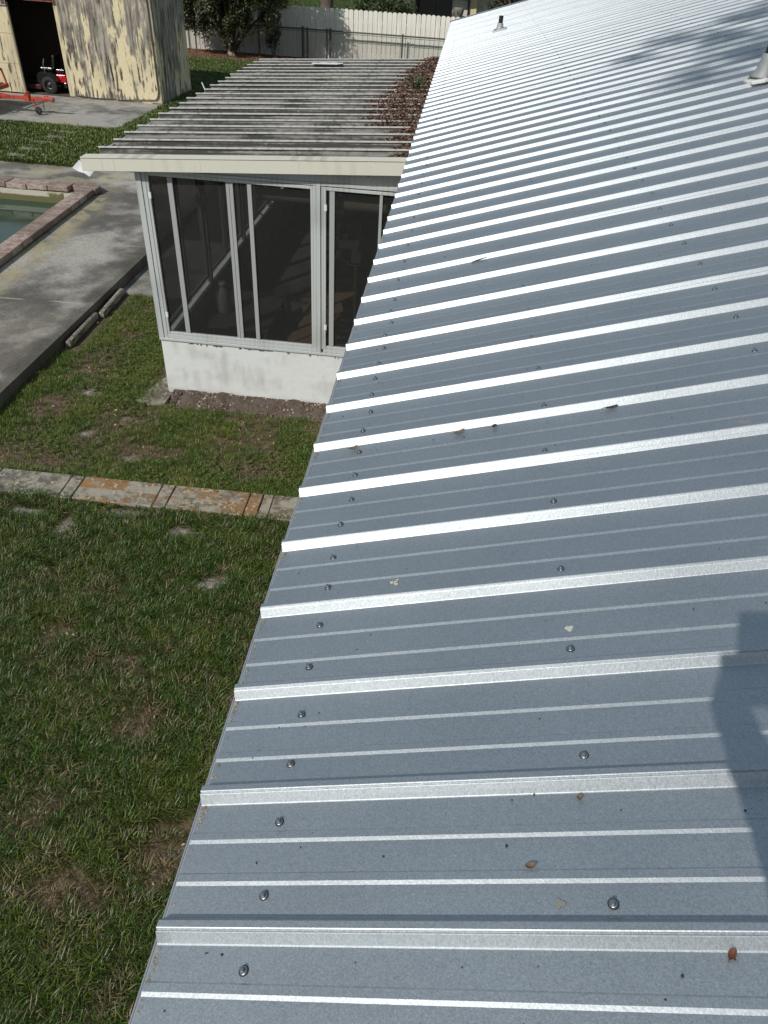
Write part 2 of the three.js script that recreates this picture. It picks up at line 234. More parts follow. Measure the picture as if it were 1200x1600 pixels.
const mWhiteSheet = M({ rgb: [0.74, 0.74, 0.73], roughness: 0.6, side: THREE.DoubleSide });
const mWood = M({ rgb: [0.42, 0.31, 0.17], roughness: 0.8 });
const mCurtain = M({ map: tex(256, 256, (u, v) => { const k = 0.8 + 0.3 * vnoise(u * 70, v * 2, 5); return [0.55 * k, 0.5 * k, 0.38 * k]; }, true, [1, 1]), roughness: 0.9 });
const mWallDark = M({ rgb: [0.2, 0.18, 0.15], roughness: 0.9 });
const mHouseWall = M({ rgb: [0.55, 0.53, 0.48], roughness: 0.9 });
const mWater = M({ rgb: [0.03, 0.065, 0.045], roughness: 0.05, metalness: 0 });
const mPoolWall = M({ map: tex(512, 256, (u, v) => { const a = fbm(u * 16, v * 4, 4, 971), q = v + 0.1 * (a - 0.5), w = smooth(0.12, 0.2, q) * smooth(0.7, 0.6, q); return mix3([0.13, 0.12, 0.05], [0.5, 0.47, 0.4], w * smooth(0.25, 0.5, a)); }, true, [3, 0.3]), roughness: 0.8 });

// ------------------------------------------------------------------ the ground
const YF = 0.13;                                                   // level of the yard round the shed
const inDeck = (x, z, m = 0) => x < -3.75 - m && x > -13.5 + m && z > -13 + m && z < 0.5 - m;
function gh(x, z) {
  if (inDeck(x, z, 0.18)) return -2;
  const far = smooth(-9.5, -12.5, z), base = YF * far;
  return base + 0.05 * (fbm(x * 0.35 + 4, z * 0.35, 3, 77) - 0.5) * smooth(-13, -15, z) + 0.035 * (fbm(x * 2.2, z * 2.2, 3, 79) - 0.5) * smooth(1.2, 0.5, Math.abs(x + 1.7) - 1.4) * smooth(-6.5, -5, z);
}
const sandSpots = [[-1.45, -3.72, 0.3, 0.11], [-2.25, -4.6, 0.2, 0.08], [-2.05, -3.86, 0.3, 0.09], [-2.75, -3.74, 0.28, 0.12], [-1.1, -3.2, 0.22, 0.16], [-2.4, -3.6, 0.12, 0.2], [-2.8, -4.9, 0.14, 0.1], [-3.05, -5.6, 0.2, 0.12], [-2.5, -5.2, 0.14, 0.08]];
const dirtSpots = [[-3.1, -4.5, 0.8, 0.3], [-2.2, -4.75, 0.6, 0.22], [-1.1, -4.6, 0.5, 0.22], [-3.2, -6.2, 0.35, 0.6], [-3.3, -5.3, 0.3, 0.5], [-1.45, -2.4, 0.4, 0.25], [-0.6, -2.7, 0.22, 0.9], [-1.2, -1.0, 0.35, 0.2], [-0.45, -3.6, 0.3, 0.6], [-1.2, -2.0, 0.3, 0.22], [-2.0, -2.6, 0.3, 0.2], [-0.75, -1.3, 0.25, 0.4], [-1.5, -1.4, 0.25, 0.2]];
const spot = (list, x, z) => { let m = 0; for (const [a, b, rx, rz] of list) m = Math.max(m, 1 - Math.hypot((x - a) / rx, (z - b) / rz)); return clamp(m); };
function sand(x, z) { return smooth(0.18, 0.6, 0.85 * spot(sandSpots, x, z) + 1.0 * (fbm(x * 8, z * 8, 4, 83) - 0.5)); }
function bare(x, z) { return clamp(Math.max(smooth(0.05, 0.55, spot(dirtSpots, x, z) * 0.85 + 0.8 * (fbm(x * 5, z * 5, 4, 87) - 0.46)), (z < -4.2 ? 0.9 : 0.55) * smooth(0.54, 0.66, fbm(x * 2.6, z * 2.6, 4, 91)))); }
{
  const axis = (parts) => { const a = []; for (const [from, to, step] of parts) for (let v = from; v < to - 1e-6; v += step) a.push(v); a.push(parts.at(-1)[1]); return a; };
  const xs = axis([[-120, -30, 10], [-30, -14, 1], [-14, -4, 0.5], [-4, 0.6, 0.06], [0.6, 10, 0.94], [10, 100, 10]]), zs = axis([[-160, -60, 10], [-60, -30, 2], [-30, -13, 0.5], [-13, -6.6, 0.3], [-6.6, 0.6, 0.06], [0.6, 10, 0.94], [10, 60, 10]]);
  const pos = [], uv = [], col = [], idx = [];
  for (const z of zs) for (const x of xs) {
    pos.push(x, gh(x, z), z); uv.push(x, z);
    const n = fbm(x * 3, z * 3, 4, 95); let c = mix3([0.1, 0.075, 0.045], [0.2, 0.15, 0.095], n);
    if (z < -12.7) c = mix3([0.07, 0.09, 0.025], [0.12, 0.13, 0.04], n);
    c = mix3(c, [0.06, 0.065, 0.025], z > -12 ? 0.5 * (1 - bare(x, z)) : 0);
    c = mix3(c, [0.36, 0.325, 0.28], sand(x, z));
    const mu = smooth(-27.1, -27.6, z + 0.5 * fbm(x, z, 3, 97) + 0.19 * (x + 8)) * smooth(-31, -30, z); c = mix3(c, [0.2, 0.1, 0.055], mu);
    col.push(...c);
  }
  const w = xs.length; for (let j = 0; j < zs.length - 1; j++) for (let i = 0; i < w - 1; i++) { const a = j * w + i; idx.push(a, a + w, a + 1, a + 1, a + w, a + w + 1); }
  const g = new THREE.BufferGeometry(); g.setAttribute('position', new THREE.Float32BufferAttribute(pos, 3)); g.setAttribute('uv', new THREE.Float32BufferAttribute(uv, 2)); g.setAttribute('color', new THREE.Float32BufferAttribute(col, 3)); g.setIndex(idx); g.computeVertexNormals();
  struct('ground', g, mGround);
}

// ------------------------------------------------------------------ the house and its ribbed metal roof
const TH = 0.29194, CT = Math.cos(TH), ST = Math.sin(TH), EAVE = 2.5, P = 0.2286, SL = 5.2;
const onRoof = (s, z, h = 0) => V(s * CT - h * ST, EAVE + s * ST + h * CT, z);
const roofQ = new THREE.Quaternion().setFromAxisAngle(V(0, 0, 1), TH);
const house = thing('house', 'low house under a ribbed silver metal roof that fills the right side', 'house', [0, 0, 0]);
function profile(k0, n) {                                          // u runs away from the camera; lap edge first
  const rib = [[0.0012, 0.0004], [0.0022, 0.0014], [0.0122, 0.0162], [0.0131, 0.0172], [0.0156, 0.0158], [0.0172, 0.0183], [0.0188, 0.0191], [0.0285, 0.0192], [0.0296, 0.0183], [0.0402, 0.0012], [0.042, 0]], pts = [];
  for (let i = 0; i <= n; i++) {
    const o = i * P, lift = i === 0 ? 0.0016 : i === n ? -0.0004 : 0;
    const r = i === 0 ? [[0.0088, 0.0068], [0.0064, 0.0082], ...rib.slice(2)] : [[0, 0], ...rib];
    for (const [u, h] of r) { pts.push([o + u, h + (h > 0.002 || i === 0 ? lift : 0)]); if (i === n && u > 0.035) break; }
    if (i < n) for (const m of [0.092, 0.162]) for (const [u, h] of [[-0.003, 0], [0.003, 0.0022], [0.0148, 0.0022], [0.0178, 0]]) pts.push([o + m + u, h]);
  }
  return pts;
}
function panelGeo(n, vary) {
  const pts = profile(0, n), pos = [], uv = [], nor = [], S = 8, r = rng(vary * 13 + 5), ph = [r() * 6, r() * 6];
  const warp = (u, s) => 0.0006 * Math.sin(s * 2.3 + ph[0] + u * 5) + 0.0004 * Math.sin(s * 6.1 + ph[1] + u * 9);
  for (let k = 0; k < pts.length - 1; k++) {
    const [u0, h0] = pts[k], [u1, h1] = pts[k + 1];
    for (let j = 0; j < S; j++) {
      const s0 = (j / S) * SL, s1 = ((j + 1) / S) * SL, q = (s, u, h) => [s, h + warp(u, s), -u];
      const A = q(s0, u0, h0), B = q(s1, u0, h0), C = q(s1, u1, h1), D = q(s0, u1, h1);
      pos.push(...A, ...B, ...C, ...A, ...C, ...D); for (const [s, u] of [[s0, u0], [s1, u0], [s1, u1], [s0, u0], [s1, u1], [s0, u1]]) uv.push(s + vary * 0.37, u * 0.98 + vary * 0.21);
    }
  }
  const g = new THREE.BufferGeometry(); g.setAttribute('position', new THREE.Float32BufferAttribute(pos, 3)); g.setAttribute('uv', new THREE.Float32BufferAttribute(uv, 2)); g.computeVertexNormals();
  return g;
}
{
  const geos = [0, 1, 2, 3].map((v) => panelGeo(4, v));
  const washer = lathe([[0, 0.0032], [0.0048, 0.003], [0.0062, 0.0022], [0.0066, 0.0014], [0.0066, 0.0004]], 14), ring = lathe([[0.0066, 0.0016], [0.0078, 0.0012], [0.0082, 0]], 14), hexh = new THREE.CylinderGeometry(0.0038, 0.004, 0.0055, 6); hexh.translate(0, 0.006, 0); const cap = lathe([[0, 0.0092], [0.002, 0.009], [0.0033, 0.0087]], 10);
  const headGeo = merge([washer, hexh, cap]);
  const rows = [[0.15, [-0.079, -0.19]], [0.68, [-0.066]], [1.29, [-0.19]], [1.9, [-0.066]], [2.51, [-0.19]], [3.12, [-0.066]], [3.73, [-0.19]], [4.4, [-0.066]]];
  const rs = rng(4), all = [];
  const panels = {};
  for (let k = -2; k <= 16; k++) {
    const z = -P * (1 + 4 * k), p = mesh('roof_panel', geos[((k % 4) + 4) % 4], mGalv, house);
    p.position.copy(onRoof(0, z)); p.quaternion.copy(roofQ); panels[k] = p;
    for (let i = 0; i < 4; i++) for (const [s, us] of rows) for (const u of us) all.push({ k, s: s + (rs() - 0.5) * 0.018, u: i * P - u + (rs() - 0.5) * 0.012, e: [(rs() - 0.5) * 0.2, rs() * 6, (rs() - 0.5) * 0.2] });
    const q = mesh('roof_panel', geos[((k + 3) % 4 + 4) % 4], mGalv, house); q.position.set(2 * SL * CT, EAVE, z - 4 * P - 0.036); q.quaternion.setFromAxisAngle(V(0, 1, 0), Math.PI).multiply(roofQ);
  }
  const world = (t) => onRoof(t.s, -P * (1 + 4 * t.k) - t.u);
  const inView = (t) => { const v = world(t); return v.z < 0.12 && v.x < 0.329 + 0.72 * Math.hypot(v.z - 0.416, 1) ? v.distanceTo(camera.position) : 1e3 + v.distanceTo(camera.position); };
  all.sort((a, b) => inView(a) - inView(b));
  all.slice(0, 290).forEach((t) => { const m = mesh('roof_screw', headGeo, mScrew, panels[t.k]); m.position.set(t.s, 0, -t.u); m.rotation.set(...t.e); const w = mesh('rubber_ring', ring, mRubber, panels[t.k]); w.position.copy(m.position); });
  instances('roof_screw', headGeo, mScrew, all.slice(290).map((t) => ({ p: world(t), q: roofQ, s: 1.05 })), house);
  const zN = 1.75, zF = -15.62;
  mesh('drip_edge', [at(span(-0.006, 0.09, -0.006, -0.0035, zF, zN, 0), 0, EAVE, 0, 0, 0, TH), span(-0.007, -0.0045, EAVE - 0.075, EAVE - 0.004, zF, zN, 0)], mTrim, house);
  mesh('soffit', span(0.0, 0.46, EAVE - 0.16, EAVE - 0.14, zF + 0.05, zN - 0.05, 0), mHouseWall, house);
  mesh('fascia_board', span(0.0, 0.03, EAVE - 0.138, EAVE - 0.015, zF + 0.05, zN - 0.05, 0.002), mHouseWall, house);
  const R = SL * CT, top = EAVE + SL * ST;
  const w = prism(poly([[0.45, 0], [2 * R - 0.45, 0], [2 * R - 0.45, EAVE - 0.0], [R, top - 0.16], [0.45, EAVE - 0.0]]), zN - 0.4 - (zF + 0.3)); w.translate(0, 0, zF + 0.3); mesh('wall', boxUV(w), mHouseWall, house);
  const ridge = [at(span(-0.2, 0, 0.024, 0.026, zF, zN, 0), R, top, 0, 0, 0, TH), at(span(0, 0.2, 0.024, 0.026, zF, zN, 0), R, top, 0, 0, 0, -TH)]; mesh('ridge_cap', ridge, mTrim, house);
  mesh('rake_trim', [at(span(-0.02, SL, -0.1, 0.022, zF - 0.165, zF - 0.16, 0), 0, EAVE, 0, 0, 0, TH), at(span(-0.02, SL, 0.021, 0.024, zF - 0.165, zF - 0.07, 0), 0, EAVE, 0, 0, 0, TH)], mTrim, house);
  // plumbing vents through the roof
  function vent(s, z, bh, ph, br, pr) {
    const v = mesh('vent_pipe', lathe([[pr * 0.86, ph - 0.02], [pr * 0.86, ph], [pr, ph], [pr, 0.01]], 20), mBlackPipe, house), c = onRoof(s, z); v.position.copy(c);
    const b = mesh('pipe_boot', lathe([[pr + 0.003, bh], [pr + 0.012, bh - 0.01], [pr + 0.012, bh - 0.035], [br * 0.55, bh * 0.42], [br * 0.78, bh * 0.14], [br * 0.82, 0.03]], 24), mBoot, v);
    const n = 40, pts = [], r = rng(br * 1000 | 0); for (let i = 0; i < n; i++) { const a = (i / n) * 6.283, q = br * (1 + 0.09 * (r() - 0.5)) / Math.max(Math.abs(Math.cos(a)), Math.abs(Math.sin(a))) ** 0.35; pts.push([Math.cos(a) * q, Math.sin(a) * q]); }
    const f = prism(poly(pts), 0.012, 0.004); f.rotateX(-Math.PI / 2); f.rotateZ(TH); f.translate(0, 0.018, 0); mesh('sealant', f, mCaulk, v);
    const bolts = []; for (let i = 0; i < 8; i++) { const a = i / 8 * 6.283; bolts.push(at(new THREE.CylinderGeometry(0.006, 0.006, 0.008, 6), Math.cos(a) * br * 0.86 * CT, 0.038 + Math.cos(a) * br * 0.86 * ST, Math.sin(a) * br * 0.86)); } mesh('boot_screws', bolts, mScrew, v);
    return v;
  }
  vent(0.8, -11.8, 0.105, 0.19, 0.095, 0.03); vent(2.235, -4.87, 0.15, 0.27, 0.098, 0.032);
}

// ------------------------------------------------------------------ the screened sunroom
const SZ = -5.76, SF = -11.75, SX = -2.29;
const sunroom = thing('sunroom', 'white screened sunroom with a dirty flat pan roof beside the metal roof', 'sunroom');
{
  const wallT = 0.07, zi = SZ - wallT;
  mesh('kick_wall', span(SX, 0.45, 0, 0.585, SZ - 0.1, SZ - 0.012, 0.006), mKick, sunroom);
  mesh('kick_wall', span(SX, SX + 0.088, 0, 0.585, SF, SZ - 0.101, 0.006), mKick, sunroom);
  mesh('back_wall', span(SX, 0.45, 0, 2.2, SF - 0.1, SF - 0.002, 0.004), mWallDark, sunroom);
  mesh('floor_slab', span(SX + 0.09, 0.449, 0.0, 0.06, SF, SZ - 0.101, 0), mPad, sunroom);
  mesh('sill', [span(SX - 0.004, 0.45, 0.587, 0.612, SZ - 0.09, SZ + 0.006, 0.003), span(SX + 0.06, 0.45, 0.614, 0.648, SZ - 0.07, SZ - 0.008, 0.003)], mAlum, sunroom);
  const r = rng(8), chips = []; for (let i = 0; i < 26; i++) { const x = mix(SX + 0.08, -0.5, r()), w = 0.01 + 0.05 * r() * r(); chips.push(span(x, x + w, 0.556 + 0.012 * r(), 0.562 + 0.014 * r() + 0.004, SZ - 0.0125, SZ - 0.0095, 0)); } chips.push(span(-1.48, -1.2, 0.568, 0.575, SZ - 0.0125, SZ - 0.009, 0)); mesh('paint_chips', chips, mChip, sunroom);
  // corner post: two faces with a seam
  mesh('corner_post', [span(SX - 0.006, SX + 0.042, 0.6, 2.2, SZ - 0.07, SZ + 0.004, 0.003), span(SX + 0.044, SX + 0.078, 0.6, 2.2, SZ - 0.06, SZ - 0.004, 0.003)], mAlum, sunroom);
  mesh('post', [span(-0.8, -0.776, 0.612, 2.12, SZ - 0.07, SZ - 0.004, 0.003), span(-0.774, -0.738, 0.612, 2.12, SZ - 0.07, SZ + 0.004, 0.003), span(-0.736, -0.715, 0.612, 2.12, SZ - 0.07, SZ - 0.008, 0.003)], mAlum, sunroom);
  // header: rises with the roof towards the house
  const hd = prism(poly([[SX, 2.105], [0.45, 2.12], [0.45, 2.33], [SX, 2.155]]), 0.06, 0.002); hd.translate(0, 0, SZ - 0.075); const hd2 = prism(poly([[SX + 0.05, 2.09], [0.45, 2.104], [0.45, 2.124], [SX + 0.05, 2.11]]), 0.07, 0.002); hd2.translate(0, 0, SZ - 0.072); mesh('header', [boxUV(hd), boxUV(hd2)], mAlum, sunroom);
  const dots = [-1.75, -1.2, -0.62, -0.35].map((x) => at(new THREE.CylinderGeometry(0.006, 0.006, 0.006, 8), x, 2.15 + 0.03 * (x + 2.3) / 2.7 * 2, SZ - 0.012, Math.PI / 2)); mesh('header_screws', dots, mChip, sunroom);
  // sliding windows of insect screen
  function window_(x0, x1, stiles, z, along) {
    const L = (a, b, y0, y1, d0, d1) => (along ? span(z + d0, z + d1, y0, y1, a, b, 0.003) : span(a, b, y0, y1, z + d0, z + d1, 0.003));
    const fr = mesh('window', [L(x0, x0 + 0.022, 0.65, 2.088, -0.05, -0.006), L(x1 - 0.022, x1, 0.65, 2.088, -0.05, -0.006), L(x0 + 0.022, x1 - 0.022, 0.65, 0.675, -0.05, -0.008), L(x0 + 0.022, x1 - 0.022, 2.062, 2.088, -0.05, -0.008)], along ? mAlumDull : mAlum, sunroom);
    for (const [a, b] of stiles) mesh('stile', L(a, b, 0.677, 2.06, -0.042, -0.014), b - a > 0.045 ? mAlum : mAlumDull, fr);
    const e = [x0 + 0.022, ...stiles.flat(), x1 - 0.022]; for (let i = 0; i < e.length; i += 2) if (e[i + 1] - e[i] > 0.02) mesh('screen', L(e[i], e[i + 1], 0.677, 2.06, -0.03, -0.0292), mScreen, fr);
    return fr;
  }
  window_(SX + 0.08, -0.801, [[-2.032, -1.988], [-1.534, -1.506], [-1.504, -1.474], [-1.355, -1.318]], SZ);
  window_(-0.714, 0.44, [[-0.664, -0.62], [-0.248, -0.222]], SZ);
  const cl = [[SX + 0.086, 1.88], [SX + 0.086, 0.82], [-0.708, 1.9], [-0.708, 0.84]].map(([x, y]) => span(x, x + 0.022, y, y + 0.05, SZ - 0.028, SZ - 0.004, 0.002)); mesh('screen_clip', cl, mWhiteSheet, sunroom);
  for (let k = 0; k < 4; k++) { const b = SZ - 0.08 - k * 1.46, a = b - 1.4; window_(a, b, [[a + 0.62, a + 0.66], [a + 0.7, a + 0.735]], SX + 0.05, true); mesh('side_post', span(SX, SX + 0.075, 0.587, 2.15, a - 0.056, a - 0.004, 0.003), mAlumDull, sunroom); }
  mesh('side_header', span(SX, SX + 0.07, 2.09, 2.17, SF, SZ - 0.08, 0.003), mAlumDull, sunroom);
  // pan roof
  const SLOPE = 0.0646, ang = Math.atan(SLOPE), roofY = (x) => 2.165 + (x + 2.68) * SLOPE;
  const Lx = 2.76, panGeo = boxUV(merge([span(0, Lx, 0, 0.004, -0.3, 0, 0), span(0, Lx, 0.004, 0.052, -0.004, 0, 0)])), lipGeo = merge([span(-0.006, Lx, 0.052, 0.056, -0.012, 0.013, 0), span(-0.004, Lx, 0.047, 0.052, 0.0105, 0.0125, 0)]);
  for (let k = 0; k < 20; k++) {
    const z = -5.985 - k * 0.2995 + 0.2995 * 0, p = mesh('roof_pan', panGeo, mPan[(k * 7 + (k >> 2)) % 4], sunroom); p.position.set(-2.66 + 0.012 * Math.sin(k * 2.1), 2.148, z); p.rotation.z = ang; p.rotation.x = 0.004 * Math.sin(k * 1.7);
    mesh('rib_lip', lipGeo, mLip, p);
  }
  const front = mesh('roof_pan', [span(0, Lx, 0, 0.004, -0.3, 0, 0)], mPan[1], sunroom); front.position.set(-2.66, 2.148, -5.69); front.rotation.z = ang;
  const fa = prism(poly([[-2.69, 2.085], [0.06, 2.255], [0.06, 2.352], [-2.69, 2.18]]), 0.02, 0.002); fa.translate(0, 0, SZ + 0.075); const fb = span(0, 2.755, 0, 0.006, -0.09, 0.03, 0); mesh('fascia', [boxUV(fa), at(fb, -2.69, 2.182, SZ + 0.073, 0, 0, ang)], mFascia, sunroom);
  mesh('seam_strip', [-2.52, -2.42, -1.7, -0.9].map((x) => span(x, x + 0.004, 2.09 + (x + 2.69) * 0.0622, 2.176 + (x + 2.69) * 0.0622, SZ + 0.096, SZ + 0.0985, 0)), mFascia, sunroom);
  mesh('gutter', [span(-2.72, -2.7, 2.06, 2.14, SF, -6.25, 0.002), span(-2.72, -2.64, 2.05, 2.06, SF, -6.25, 0.002)], mAlumDull, sunroom);
  const ge = new THREE.PlaneGeometry(0.15, 0.1, 6, 4); { const p = ge.attributes.position, rr = rng(3); for (let i = 0; i < p.count; i++) p.setZ(i, 0.03 * Math.sin(p.getX(i) * 22) + 0.012 * rr()); } ge.computeVertexNormals();
  const gm = mesh('gutter_end', ge, mWhiteSheet, sunroom); gm.position.set(-2.76, 2.055, -5.84); gm.rotation.set(-0.9, 0.55, -0.35);
  mesh('flashing_tab', at(span(-0.006, 0.006, 0, 0.09, -0.002, 0.002, 0), -2.72, 2.15, -9.2, 0, 0, 0.4), mWhiteSheet, sunroom);
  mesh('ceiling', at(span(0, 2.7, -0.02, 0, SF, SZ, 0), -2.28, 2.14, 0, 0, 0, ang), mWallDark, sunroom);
}
// things inside and on the sunroom
{
  const blind = thing('rolled_blind', 'cream rolled-up blind hanging inside the top of the right window', 'blind', [-0.66, 1.93, SZ - 0.16]); mesh('roll', at(new THREE.CylinderGeometry(0.055, 0.055, 1.05, 14), 0.53, 0, 0, 0, 0, Math.PI / 2), mCurtain, blind); mesh('cord', rod([0.95, 0, 0.056], [0.95, -0.5, 0.056], 0.003, 5), mCurtain, blind);
  const blind2 = thing('rolled_blind', 'cream rolled-up blind hanging inside the left window', 'blind', [-1.3, 1.95, SZ - 0.17]); mesh('roll', at(new THREE.CylinderGeometry(0.05, 0.05, 0.5, 14), 0.24, 0, 0, 0, 0, Math.PI / 2), mCurtain, blind2); mesh('cord', tube([[0.03, 0, 0.05], [0.0, -0.12, 0.07], [0.04, -0.16, 0.06]], 0.006, 0.006, 6), mCurtain, blind2);
  const jug = thing('plastic_jug', 'pale plastic jug with a lid on the sunroom floor behind the screen', 'jug', [-2.0, 0.06, -6.9]); mesh('body', lathe([[0, 0], [0.1, 0], [0.115, 0.03], [0.115, 0.22], [0.08, 0.33], [0.05, 0.38], [0.05, 0.42]], 18), M({ rgb: [0.5, 0.5, 0.47], roughness: 0.5 }), jug); mesh('lid', lathe([[0, 0.47], [0.06, 0.465], [0.065, 0.42], [0.05, 0.415]], 14), mWhiteSheet, jug); jug.scale.setScalar(0.72); jug.position.y = 0.42;
  const tbl = thing('work_table', 'low dark table cluttered with things behind the left screen', 'table', [-1.85, 0.06, -7.0]); mesh('table_top', span(-0.32, 0.42, 0.34, 0.36, -0.5, 0.5, 0.004), mWallDark, tbl); for (const [x, z] of [[-0.28, -0.45], [0.38, -0.45], [-0.28, 0.45], [0.38, 0.45]]) mesh('leg', span(x - 0.02, x + 0.02, 0, 0.339, z - 0.02, z + 0.02, 0.003), mWallDark, tbl);
  const pile = thing('board_stack', 'stack of yellowish boards leaning behind the middle screen', 'boards', [-1.12, 0.06, -6.7]); const r = rng(12); for (let i = 0; i < 5; i++) { const b = mesh('board', box(0.5 + 0.2 * r(), 0.025, 0.12, 0, 0, 0, 0.003), mWood, pile); b.position.set(0.08 * i, 0.14 + 0.11 * i, -0.16 * i); b.rotation.set(0.5, 0.35 + 0.06 * r(), 0.25); } mesh('trestle', [span(-0.25, -0.2, 0, 0.5, -0.5, -0.45, 0.003), span(0.3, 0.35, 0, 0.62, -0.6, -0.55, 0.003), span(-0.25, 0.35, 0.42, 0.46, -0.55, -0.5, 0.003)], mWood, pile);
  const plate = new THREE.Group(); const fan = thing('round_fan', 'faint round fan standing behind the right screen', 'fan', [-0.5, 1.45, -6.35]); mesh('cage', new THREE.TorusGeometry(0.2, 0.006, 8, 32), mWallDark, fan); mesh('hub', at(new THREE.CylinderGeometry(0.045, 0.045, 0.06, 12), 0, 0, 0, Math.PI / 2), mMid(), fan); const bl = []; for (let i = 0; i < 4; i++) bl.push(at(box(0.15, 0.09, 0.006, 0.1, 0, 0, 0.002), 0, 0, 0, 0, 0, i * 1.571)); mesh('blades', bl, mMid(), fan); mesh('pole', [rod([0, -0.2, 0], [0, -1.36, 0], 0.013), at(new THREE.CylinderGeometry(0.16, 0.17, 0.025, 20), 0, -1.378, 0)], mMid(), fan);
  const cartons = [[-1.5, -6.35, 0.34, 0.26, 0.3], [-1.0, -6.15, 0.5, 0.2, 0.34]]; cartons.forEach(([x, z, w, h, d], i) => { const c = thing('carton', i ? 'wide dark carton low against the sill behind the middle screen' : 'small dark carton low behind the left screen', 'box', [x, 0.06, z], 0.2 * i - 0.1); mesh('body', span(-w / 2, w / 2, 0, h, -d / 2, d / 2, 0.004), M({ rgb: [0.16, 0.11, 0.07] }), c); mesh('flap', at(span(-w / 2, w / 2, 0, 0.004, 0, d / 2, 0), 0, h, 0, -0.15), M({ rgb: [0.18, 0.13, 0.08] }), c); });
  function mMid() { return mWallDark; }
  const patch = mesh('metal_patch', (() => { const g = new THREE.PlaneGeometry(0.42, 0.2, 6, 2); g.rotateX(-Math.PI / 2); const p = g.attributes.position, rr = rng(6); for (let i = 0; i < p.count; i++) p.setY(i, 0.012 * rr()); g.computeVertexNormals(); return g; })(), mWhiteSheet); patch.position.set(-1.55, 2.148 + 1.11 * 0.0646 + 0.063, -11.06); patch.rotation.z = 0.0646; tag(patch, 'small pale sheet lying on the far end of the pan roof', 'sheet');
  // leaf litter washed against the house
  const lf = new THREE.BufferGeometry(); lf.setAttribute('position', new THREE.Float32BufferAttribute([0, 0, -0.03, -0.012, 0.006, 0, 0, -0.002, 0, 0.012, 0.006, 0, 0, 0.004, 0.03], 3)); lf.setIndex([0, 1, 2, 0, 2, 3, 1, 4, 2, 2, 4, 3]); lf.computeVertexNormals();
  const rr = rng(31), list = [], left = [[-11.75, -0.42], [-10.6, -0.52], [-9.2, -0.62], [-8.4, -0.7], [-7.75, -0.62], [-7.3, -0.68], [-6.9, -0.38], [-6.4, -0.26], [-5.95, -0.16]];
  const lim = (z) => { z = z; for (let i = 0; i < left.length - 1; i++) if (z <= left[i + 1][0]) return mix(left[i][1], left[i + 1][1], clamp((z - left[i][0]) / (left[i + 1][0] - left[i][0]))); return -0.1; };
  while (list.length < 24000) { const z = mix(-11.75, -5.9, rr()), x0 = lim(z) - 0.1 * rr() * rr() + 0.22 * (fbm(z * 3, 1, 3, 55) - 0.5), x = mix(x0, 0.25, rr()), d = x - x0, y = 2.148 + (x + 2.66) * 0.0646 + 0.006 + rr() * clamp(d * 0.22, 0.004, 0.075), t = rr(); if (d < 0.12 && rr() < 0.55) continue; list.push({ p: V(x, y, z), e: [(rr() - 0.5) * 1.4, rr() * 6.28, (rr() - 0.5) * 1.4], s: 0.35 + 0.5 * rr(), c: t < 0.6 ? mix3([0.12, 0.064, 0.043], [0.24, 0.14, 0.095], rr()) : t < 0.93 ? [0.05, 0.028, 0.018] : [0.36, 0.25, 0.16] }); }
  const lit = instances('leaf_litter', lf, mDead, list); tag(lit, 'brown leaf litter piled on the pan roof against the metal roof', 'leaf litter');
  const weed = thing('roof_weed', 'small green weed sprouting from the leaf litter on the pan roof', 'weed', [-0.17, 2.36, -9.0]); mesh('leaves', bladeTuft(26, 0.2, 0.014, 0.06, 5, 0.9), M({ rgb: [0.05, 0.075, 0.02], roughness: 0.6, side: THREE.DoubleSide }), weed); mesh('stem', tube([[0, 0, 0], [0.01, 0.07, 0], [0.0, 0.14, 0.01]], 0.004, 0.002, 5, 4), mBark, weed);
  const moss = []; for (let i = 0; i < 160; i++) { const z = -7.35 + (rr() - 0.5) * 0.55, x = -0.72 + (rr() - 0.5) * 0.4 - 0.2 * rr(); moss.push({ p: V(x, 2.148 + (x + 2.66) * 0.0646 + 0.006, z), e: [0, rr() * 6, 0], s: 0.4 + 0.5 * rr(), c: mix3([0.2, 0.2, 0.03], [0.09, 0.11, 0.02], rr()) }); }
  tag(instances('moss_growth', bladeTuft(7, 0.03, 0.008, 0.02, 17), mBlade, moss), 'yellow green moss at the edge of the litter on the pan roof', 'moss');
}

